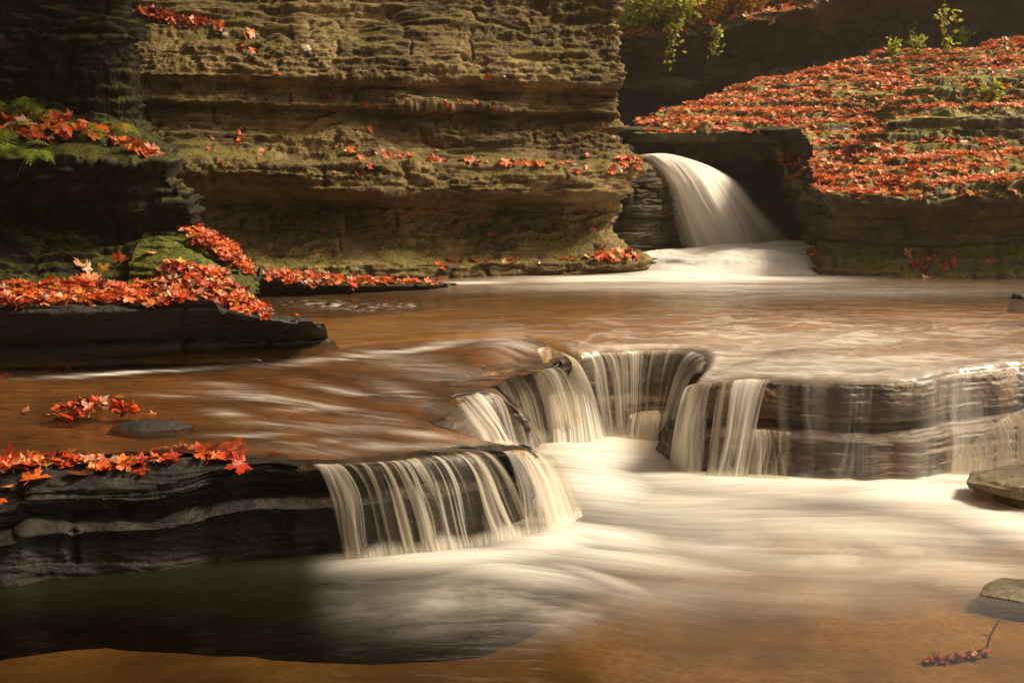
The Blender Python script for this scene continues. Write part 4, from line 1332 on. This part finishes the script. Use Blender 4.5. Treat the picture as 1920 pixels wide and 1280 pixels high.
# main fall
MR = [[(1176, 294, 11.1), (1186, 291, 11.1), (1196, 290, 11.15), (1206, 289, 11.2), (1214, 289, 11.3)],
      [(1205, 300, 10.85), (1224, 291, 10.78), (1244, 288, 10.8), (1262, 290, 10.9), (1280, 294, 11.0)],
      [(1232, 322, 10.72), (1254, 312, 10.58), (1280, 304, 10.58), (1310, 305, 10.68), (1338, 314, 10.85)],
      [(1252, 352, 10.64), (1280, 344, 10.48), (1312, 338, 10.46), (1346, 340, 10.56), (1388, 342, 10.78)],
      [(1256, 392, 10.6), (1302, 388, 10.42), (1338, 384, 10.38), (1376, 384, 10.48), (1424, 388, 10.68)],
      [(1266, 432, 10.55), (1322, 430, 10.38), (1360, 428, 10.33), (1398, 426, 10.43), (1462, 426, 10.6)],
      [(1276, 476, 10.5), (1340, 476, 10.34), (1378, 474, 10.30), (1416, 470, 10.40), (1500, 466, 10.55)]]
G = loft([[P(*q) for q in r] for r in MR], 360, 260, 0.9)
nt, ns = G.shape[:2]
VV, UU = np.meshgrid(np.linspace(0, 1, nt), np.linspace(0, 1, ns), indexing='ij')
f1, s1 = streak(UU * 0.7, VV, 14, 0.06, 21.0, -0.75, 1.5)
f2, s2 = streak(UU * 0.7, VV, 40, 0.04, 23.0, -0.4, 1.2)
foam = (0.62 + 0.38 * f1) * (0.86 + 0.14 * f2)
foam *= sstep(0, 0.20, UU + 0.03 * s2) * sstep(1, 0.74, UU + 0.05 * s1 - 0.06 * VV)
foam *= 1 - 0.35 * np.exp(-((UU - 0.6 + 0.2 * VV) / 0.16) ** 2 - ((VV - 0.38) / 0.12) ** 2)  # thinner foam paints the shadow inside the fold of the sheet
foam = np.maximum(foam, 0)
G[..., 1] -= 0.03 * s1 * VV
o_main = link('waterfall', mesh_grid('waterfall', G[::-1], M_FALL, {'foam': np.clip(foam[::-1], 0, 0.97), 'murk': foam * 0}), 'main waterfall arching out from behind the tall cliff', 'waterfall')
G2 = G.copy()
G2[..., 1] += 0.08
link('strands', mesh_grid('strands', G2[::-1], M_FALL, {'foam': np.clip(foam[::-1] * 0.85, 0, 0.9), 'murk': foam * 0}), parent=o_main)
# thin trickle above
tr_rows = [[P(1172, 276, 11.0), P(1185, 280, 11.0), P(1192, 284, 11.0)], [P(1165, 262, 11.1), P(1180, 268, 11.1), P(1186, 270, 11.1)], [P(1160, 250, 11.25), P(1168, 254, 11.25), P(1174, 256, 11.25)]]
G = loft(tr_rows, 40, 60)
VV, UU = np.meshgrid(np.linspace(0, 1, 60), np.linspace(0, 1, 40), indexing='ij')
link('waterfall', mesh_grid('trickle', G, M_FALL, {'foam': 0.7 * sstep(0, .2, UU) * sstep(1, .8, UU), 'murk': UU * 0}), 'thin trickle above the main waterfall, at the cliff edge', 'waterfall')


# apron of foam below the main fall
AR = [[(1170, 470, 10.9), (1230, 468, 10.9), (1300, 464, 10.8), (1380, 458, 10.7), (1450, 452, 10.6), (1510, 452, 10.4), (1560, 452, 10.2)],
      [(1165, 474, 10.3), (1230, 471, 10.3), (1300, 466, 10.2), (1380, 459, 10.1), (1450, 455, 10.0), (1510, 456, 9.9), (1560, 456, 9.8)],
      [(1160, 480, 9.8), (1230, 477, 9.8), (1300, 474, 9.75), (1380, 468, 9.7), (1450, 466, 9.65), (1505, 468, 9.6), (1560, 470, 9.6)],
      [(1170, 486, 9.5), (1230, 487, 9.45), (1300, 487, 9.4), (1380, 482, 9.35), (1450, 480, 9.35), (1500, 482, 9.35), (1555, 485, 9.35)],
      [(1175, 495, 9.42), (1232, 497, 9.36), (1300, 498, 9.3), (1375, 496, 9.25), (1440, 495, 9.2), (1495, 497, 9.2), (1552, 500, 9.2)],
      [(1180, 514, 9.38), (1235, 514, 9.25), (1300, 514, 9.1), (1370, 515, 9.05), (1440, 515, 9.0), (1490, 515, 9.0), (1550, 516, 9.05)]]
G = loft([[P(*q) for q in r] for r in AR], 420, 200, 0.7)
nt, ns = G.shape[:2]
VV, UU = np.meshgrid(np.linspace(0, 1, nt), np.linspace(0, 1, ns), indexing='ij')
G[..., 2] += 0.03 * fbm(G[..., 0] * 3, G[..., 1] * 4, 0.7, 4) * sstep(0, 0.3, VV) * sstep(1, 0.8, VV)
px, py = to_px(G)
fo = 0.97 + 0 * VV
fo *= 1 - 0.85 * np.exp(-((px - 1265) / 28) ** 2 - ((py - 490) / 5) ** 2)
st, ss = streak(px / 200.0, VV, 30, 0.02, 31.0, -0.3, 1.0)
fo *= np.where(py > 484, 0.90 + 0.1 * st, 1)
fo *= sstep(0.0, 0.06, UU) * sstep(0.0, 0.16, VV + 0.06 * fbm(G[..., 0] * 5, 0.4, 0.9, 3))
fo *= 0.94 + 0.10 * fbm(G[..., 0] * 3 + G[..., 1] * 2, G[..., 1] * 9, 3.3, 4)
link('foam_apron', mesh_grid('foam_apron', G[::-1], M_POOL, {'foam': fo[::-1], 'murk': 0.25 + 0 * fo}), 'white foaming step of water below the main waterfall', 'water', 'structure')
rows = [[P(1140, 530, 9.45), P(1200, 530, 9.35), P(1260, 530, 9.3), P(1340, 530, 9.15), P(1420, 530, 9.1), P(1540, 530, 9.1)],
        [P(1140, 492, 9.5), P(1200, 492, 9.42), P(1260, 493, 9.38), P(1340, 500, 9.3), P(1420, 500, 9.28), P(1540, 502, 9.28)],
        [P(1140, 485, 9.8), P(1200, 483, 9.7), P(1260, 483, 9.7), P(1340, 484, 9.7), P(1420, 484, 9.7), P(1540, 484, 9.7)]]
rock('basin_sill', rows, 160, 60, M_LEDGE, 'dark rock sill under the foaming step', 'rock', big=0.01, a1=0.01, a2=0.005, crumb=0.005)


def gauss(px, py, items):
    r = np.zeros_like(px)
    for cx_, cy_, rx, ry, rot, amp in items:
        a = math.radians(rot)
        dx, dy = px - cx_, py - cy_
        u = (dx * math.cos(a) + dy * math.sin(a)) / rx
        v = (-dx * math.sin(a) + dy * math.cos(a)) / ry
        g = amp * np.exp(-(u * u + v * v) ** 0.9)
        r = np.maximum(r, g) if amp > 0 else r + g
    return r


# lower pool
xs = np.linspace(-4.5, 5.0, 900)
ys = np.concatenate([np.linspace(0.4, 2.6, 40)[:-1], np.linspace(2.6, 6.4, 620)])
GX, GY = np.meshgrid(xs, ys)
px, py = to_px(np.stack([GX, GY, 0 * GX], -1))
foam = gauss(px, py, [
    (1180, 845, 200, 48, 0, 1.25), (1420, 895, 330, 38, 3, 1.3), (1120, 890, 120, 60, 20, 1.2), (1720, 925, 260, 40, 7, 1.2), (1900, 985, 190, 34, 14, 0.95), (1060, 825, 90, 24, 0, 1.3),
    (840, 1052, 210, 18, -3, 1.2), (1040, 1022, 130, 30, -8, 1.1), (1130, 1010, 150, 26, 8, .95), (1150, 1050, 220, 22, 6, .8), (960, 1075, 170, 22, 8, .85), (1120, 1085, 130, 14, 18, .6), (1330, 1030, 260, 22, 4, .55),
    (1300, 955, 300, 60, 4, .62), (1550, 985, 330, 40, 5, .60), (1500, 1045, 380, 40, 3, .42), (1780, 1060, 220, 40, 8, .42), (850, 1130, 170, 50, 0, .30), (1050, 1150, 140, 40, -10, .26), (1250, 1110, 260, 45, -6, .26), (1500, 1110, 300, 40, 0, .20), (1800, 900, 160, 16, 0, 1.0)])
n_ang = 0.06
ru = GX * math.cos(n_ang) + GY * math.sin(n_ang)
rv = -GX * math.sin(n_ang) + GY * math.cos(n_ang)
bend = 0.25 * np.exp(-((GX - 0.3) / 0.6) ** 2) * (GX - 0.3)
rv = rv + 0.18 * np.maximum(GX, 0) * sstep(6.0, 4.0, GY) + bend + 0.05 * pnoise(GX * 1.1, GY * 1.5, 4.4)
s1 = fbm(ru * 1.0, rv * 9, 2.7, 4, 0.6)
s2 = fbm(ru * 3.0, rv * 26, 5.7, 3, 0.6)
foam = foam * (1 + 0.30 * s1 + 0.12 * s2) + 0.04 * np.clip(s2, 0, 1) * (foam > 0.02)
# swirl under the near fall
s3 = fbm(GX * 5, GY * 7, 9.3, 4, 0.55)
blue = gauss(px, py, [(850, 1130, 190, 55, 0, 1), (1060, 1150, 120, 40, -10, .8), (1600, 1040, 300, 45, 4, .7)])
foam = foam + 0.30 * blue * np.clip(s3 + 0.15, 0, 1)
foam = foam * (1 - 0.9 * sstep(640, 560, px)) * 0.97
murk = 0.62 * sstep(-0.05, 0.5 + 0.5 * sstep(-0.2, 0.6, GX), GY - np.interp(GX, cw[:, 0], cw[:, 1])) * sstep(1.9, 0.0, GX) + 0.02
zz = 0.002 * s1 + 0.02 * np.clip(foam, 0, 1) + 0.001 * s3
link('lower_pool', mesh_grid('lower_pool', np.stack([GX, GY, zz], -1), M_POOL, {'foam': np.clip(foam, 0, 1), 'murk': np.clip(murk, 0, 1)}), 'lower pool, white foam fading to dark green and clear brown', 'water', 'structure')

# upper pool: level sheet that bends down to the rim and tucks in behind it
RIM = warp(crom(np.array([Z(-700, 700, .45), Z(400, 672, .45)] + [Z(*q) for q in ST_ROWS[0][4:]] + [Z(1045, 648, .466)] + [Z(*q) for q in LIPR[1:]], float)[:, None, :], 90)[:, 0])


def rim_dist(X_, Y_):
    """signed distance to the rim (negative upstream) and the rim height there"""
    best = np.full(X_.shape, 1e9)
    zz_ = np.zeros_like(X_)
    sg = np.ones_like(X_)
    for a_, b_ in zip(RIM[:-1], RIM[1:]):
        dx, dy = b_[0] - a_[0], b_[1] - a_[1]
        t_ = np.clip(((X_ - a_[0]) * dx + (Y_ - a_[1]) * dy) / (dx * dx + dy * dy), 0, 1)
        ex, ey = X_ - a_[0] - t_ * dx, Y_ - a_[1] - t_ * dy
        d_ = np.hypot(ex, ey)
        m_ = d_ < best
        best = np.where(m_, d_, best)
        zz_ = np.where(m_, a_[2] + (b_[2] - a_[2]) * t_, zz_)
        sg = np.where(m_, np.sign(-(dx * (Y_ - a_[1]) - dy * (X_ - a_[0]))), sg)
    poly_ = np.vstack([[(-9.0, 12.0)], [(-9.0, RIM[0, 1])], RIM[:, :2], [(9.0, RIM[-1, 1])], [(9.0, 12.0)]])
    ins = np.zeros(X_.shape, bool)
    for a_, b_ in zip(poly_, np.roll(poly_, -1, axis=0)):
        if a_[1] == b_[1]:
            continue
        c_ = ((a_[1] > Y_) != (b_[1] > Y_)) & (X_ < (b_[0] - a_[0]) * (Y_ - a_[1]) / (b_[1] - a_[1]) + a_[0])
        ins ^= c_
    return np.where(ins, -best, best), zz_


def cut_grid(X_, Y_, Z_, keep):
    """quads of a grid whose corners all satisfy keep"""
    V = np.stack([X_, Y_, Z_], -1)
    return V, keep


xs = np.linspace(-4.0, 6.5, 1000)
ys = np.concatenate([np.linspace(5.2, 7.2, 330)[:-1], np.linspace(7.2, 9.9, 200)])
GX, GY = np.meshgrid(xs, ys)
D_, RZ = rim_dist(GX, GY)
D_ = D_ + 0.0
lev = 0.474 - (0.474 - (RZ + 0.012)) * sstep(-0.55, -0.05, D_)
lev = lev + 0.008 - 14.0 * np.maximum(D_ + 0.045, 0) ** 2
lev = np.maximum(lev, 0.2)
G = np.stack([GX, GY, lev], -1)
px, py = to_px(G)
x, y = G[..., 0], G[..., 1]
w1 = fbm(x * 2.2, y * 5.5, 0.4, 4, 0.5)
amp = 0.004 + 0.022 * sstep(7.6, 6.4, y) * sstep(-0.2, 0.6, x)
G[..., 2] += amp * w1 * sstep(0.0, -0.12, D_)
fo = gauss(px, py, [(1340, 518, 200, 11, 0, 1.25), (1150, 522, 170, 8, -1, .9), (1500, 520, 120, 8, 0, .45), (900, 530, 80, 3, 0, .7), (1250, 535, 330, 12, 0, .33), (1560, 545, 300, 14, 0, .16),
                    (1560, 690, 330, 34, 0, .34), (1350, 672, 120, 20, 0, .40), (1500, 640, 350, 26, 0, .22), (1880, 660, 120, 20, 0, .18), (1000, 650, 70, 20, 20, .25)])  # front veils: flowing white water plus painted golden reflections
sA = fbm(x * 1.4, y * 12, 3.4, 4, 0.6)
sB = fbm(x * 6, y * 14, 6.4, 3, 0.6)
fo = fo * (1 + 0.55 * sA) + 0.03 * np.clip(sB, 0, 1) * (fo > 0.03)
rip = gauss(px, py, [(640, 573, 75, 7, 3, 1), (740, 573, 60, 4, 0, .8)])
fo = fo + rip * sstep(0.05, 0.45, fbm(x * 16, y * 16, 8.1, 3, 0.6)) * 0.45
fo = np.maximum(fo, 0.38 * sstep(-0.10, -0.035, D_ + 0.015 * sA) * sstep(0.010, -0.022, D_) * sstep(1055, 1075, px) * (0.75 + 0.5 * np.clip(fbm(x * 14, y * 4, 2.2, 3), -.5, .5)))
glint_ridge = 1 - np.abs(fbm(x * 2.4 + 0.5 * sA, y * 6.5, 7.7, 3, 0.55)) * 3.2
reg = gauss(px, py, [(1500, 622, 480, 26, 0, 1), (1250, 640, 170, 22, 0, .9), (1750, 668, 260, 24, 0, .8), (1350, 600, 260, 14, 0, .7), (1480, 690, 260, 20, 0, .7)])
fo = fo + 0.34 * reg * sstep(0.15, 0.95, glint_ridge)  # golden sky reflections painted into the foam mask as pale ripples
murk = 0.22 + 0.25 * sstep(7.5, 9.3, y)
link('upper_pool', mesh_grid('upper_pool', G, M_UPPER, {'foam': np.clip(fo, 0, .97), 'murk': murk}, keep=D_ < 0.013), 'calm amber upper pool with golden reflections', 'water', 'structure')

# thin stream
G = warp(loft(zrows(ST_ROWS[::-1], 0.004), 900, 420, 0.8))
px, py = to_px(G)
x, y = G[..., 0], G[..., 1]
ang = -0.25
fu = x * math.cos(ang) + y * math.sin(ang)
fv = -x * math.sin(ang) + y * math.cos(ang)
fv = fv + 0.10 * pnoise(x * 1.3, y * 1.6, 2.0)
w1 = fbm(fu * 1.6, fv * 6, 0.9, 4, 0.5)
w2 = fbm(fu * 4, fv * 13, 1.9, 3, 0.5)
act = sstep(350, 620, px)
G[..., 2] += (0.004 + 0.014 * act) * w1 + 0.003 * w2 + 0.020 * np.exp(-((px - 950) / 60) ** 2 - ((py - 655) / 16) ** 2)
fo = gauss(px, py, [(780, 655, 100, 7, -8, .5), (660, 668, 110, 5, -6, .55), (220, 700, 110, 3, -3, .75), (500, 745, 90, 7, 6, .45), (640, 765, 90, 7, 10, .35), (430, 722, 50, 5, 4, .25), (520, 795, 60, 5, 3, .28), (640, 800, 120, 10, 2, .22),
                    (800, 690, 100, 20, 10, .20), (960, 650, 60, 22, 10, .35), (720, 840, 150, 9, -2, .28), (420, 775, 35, 5, 3, .35), (760, 740, 60, 12, 20, .25), (870, 830, 90, 8, 0, .3), (560, 770, 40, 4, 2, .4), (660, 735, 70, 6, 12, .3), (480, 815, 70, 4, 0, .25), (600, 830, 80, 5, -3, .25), (330, 742, 60, 3, 3, .2), (700, 780, 60, 6, 8, .3), (790, 815, 70, 5, 5, .35)])
fo = fo * np.clip(0.75 + 0.9 * fbm(fu * 2.0, fv * 22, 4.9, 4, 0.6), 0, 2)
link('stream', mesh_grid('stream', G, M_STREAM, {'foam': np.clip(fo, 0, .9), 'murk': 0.12 + 0 * fo}), 'thin brown stream sliding across the rock between the ledges', 'water', 'structure')

# ------------------------------------------------------------------ tree models added unseen above the frame to shade the left side
def branch(V, F, a_, b_, r0, r1, rnd, n=9, wob=0.08):
    pts = []
    for i in range(n):
        t = i / (n - 1)
        pts.append(a_.lerp(b_, t) + Vector((rnd.gauss(0, wob), rnd.gauss(0, wob), rnd.gauss(0, wob))) * math.sin(math.pi * t))
    tube(V, F, pts, r0, r1, 7)
    return pts


def shade_tree(loc, top_, crowns, n, label, seed):
    rnd = random.Random(seed)
    e = bpy.data.objects.new('shade_tree', None)
    COL.objects.link(e)
    e['label'] = label
    e['category'] = 'shade_tree'
    V, F, LV, LF = [], [], [], []
    pts = branch(V, F, Vector(loc), Vector(top_), 0.16, 0.07, rnd, 10, 0.15)
    for c_, r_ in crowns:
        st = pts[rnd.randint(5, 9)]
        branch(V, F, st, Vector(c_), 0.05, 0.015, rnd)
        for k in range(n):
            d = Vector((rnd.gauss(0, 1), rnd.gauss(0, 1), rnd.gauss(0, 1))).normalized() * r_ * rnd.random() ** 0.5
            p = Vector(c_) + Vector((d.x, d.y, d.z * 0.45))
            a_ = Vector((rnd.gauss(0, 1), rnd.gauss(0, 1), rnd.gauss(0, .5))).normalized()
            b_ = a_.cross(Vector((rnd.gauss(0, 1), rnd.gauss(0, 1), rnd.gauss(0, 1)))).normalized()
            l_ = rnd.uniform(.07, .13)
            q = len(LV)
            LV += [p, p + a_ * l_ * .5 + b_ * l_ * .4, p + a_ * l_, p + a_ * l_ * .5 - b_ * l_ * .4]
            LF.append((q, q + 1, q + 2, q + 3))
    link('trunk', mesh_poly('trunk', V, F, M_TWIG, smooth=True), parent=e)
    link('crown', mesh_poly('crown', LV, LF, M_SHRUBY), parent=e)


shade_tree((-4.3, 1.5, 3.5), (-1.6, 3.2, 5.8), [((-0.6, 3.6, 6.0), 1.1), ((-1.2, 4.2, 6.0), 1.2), ((-2.4, 4.4, 6.0), 1.2), ((-2.2, 2.8, 5.6), 1.2), ((-0.8, 2.6, 5.6), 1.1)], 1300,
     'added unseen golden leaved tree leaning from the left gorge wall over the near pool', 91)
shade_tree((5.6, 1.8, -1.2), (4.3, 2.8, 4.8), [((3.4, 3.3, 5.4), 1.0), ((2.6, 3.2, 5.5), 0.95), ((4.2, 3.3, 5.3), 0.85), ((3.0, 2.5, 5.6), 1.0), ((1.9, 3.0, 5.7), 0.8), ((4.0, 2.4, 5.4), 0.9)], 4600,
     'added unseen golden leaved tree standing right of the near pool, its crown over the water', 92)

shade_tree((-1.6, 10.8, 4.6), (0.2, 8.2, 6.6), [((0.2, 7.2, 6.6), 0.9), ((1.2, 7.3, 6.5), 0.85), ((-0.8, 7.0, 6.8), 1.0), ((0.9, 8.4, 6.9), 0.8), ((-1.9, 6.8, 6.9), 1.0)], 2000,
     'added unseen golden leaved tree leaning out from the top of the tall cliff', 93)

# ------------------------------------------------------------------ haze over the gorge
hs = NT('haze')
pv = hs.n('ShaderNodeVolumePrincipled')
hs.set(pv.inputs['Color'], (1.0, 0.90, 0.72))
pv.inputs['Density'].default_value = 0.0022
pv.inputs['Anisotropy'].default_value = 0.35
hs.link(pv.outputs[0], hs.out.inputs['Volume'])
x0, x1, y0, y1, z0, z1 = -61, 61, -41, 81, -2.4, 11.0
HV = [(x0, y0, z0), (x1, y0, z0), (x1, y1, z0), (x0, y1, z0), (x0, y0, z1), (x1, y0, z1), (x1, y1, z1), (x0, y1, z1)]
HF = [(3, 2, 1, 0), (4, 5, 6, 7), (0, 1, 5, 4), (1, 2, 6, 5), (2, 3, 7, 6), (3, 0, 4, 7)]
link('haze', mesh_poly('haze', HV, HF, hs.m), 'thin warm haze filling the gorge', 'haze', 'stuff')
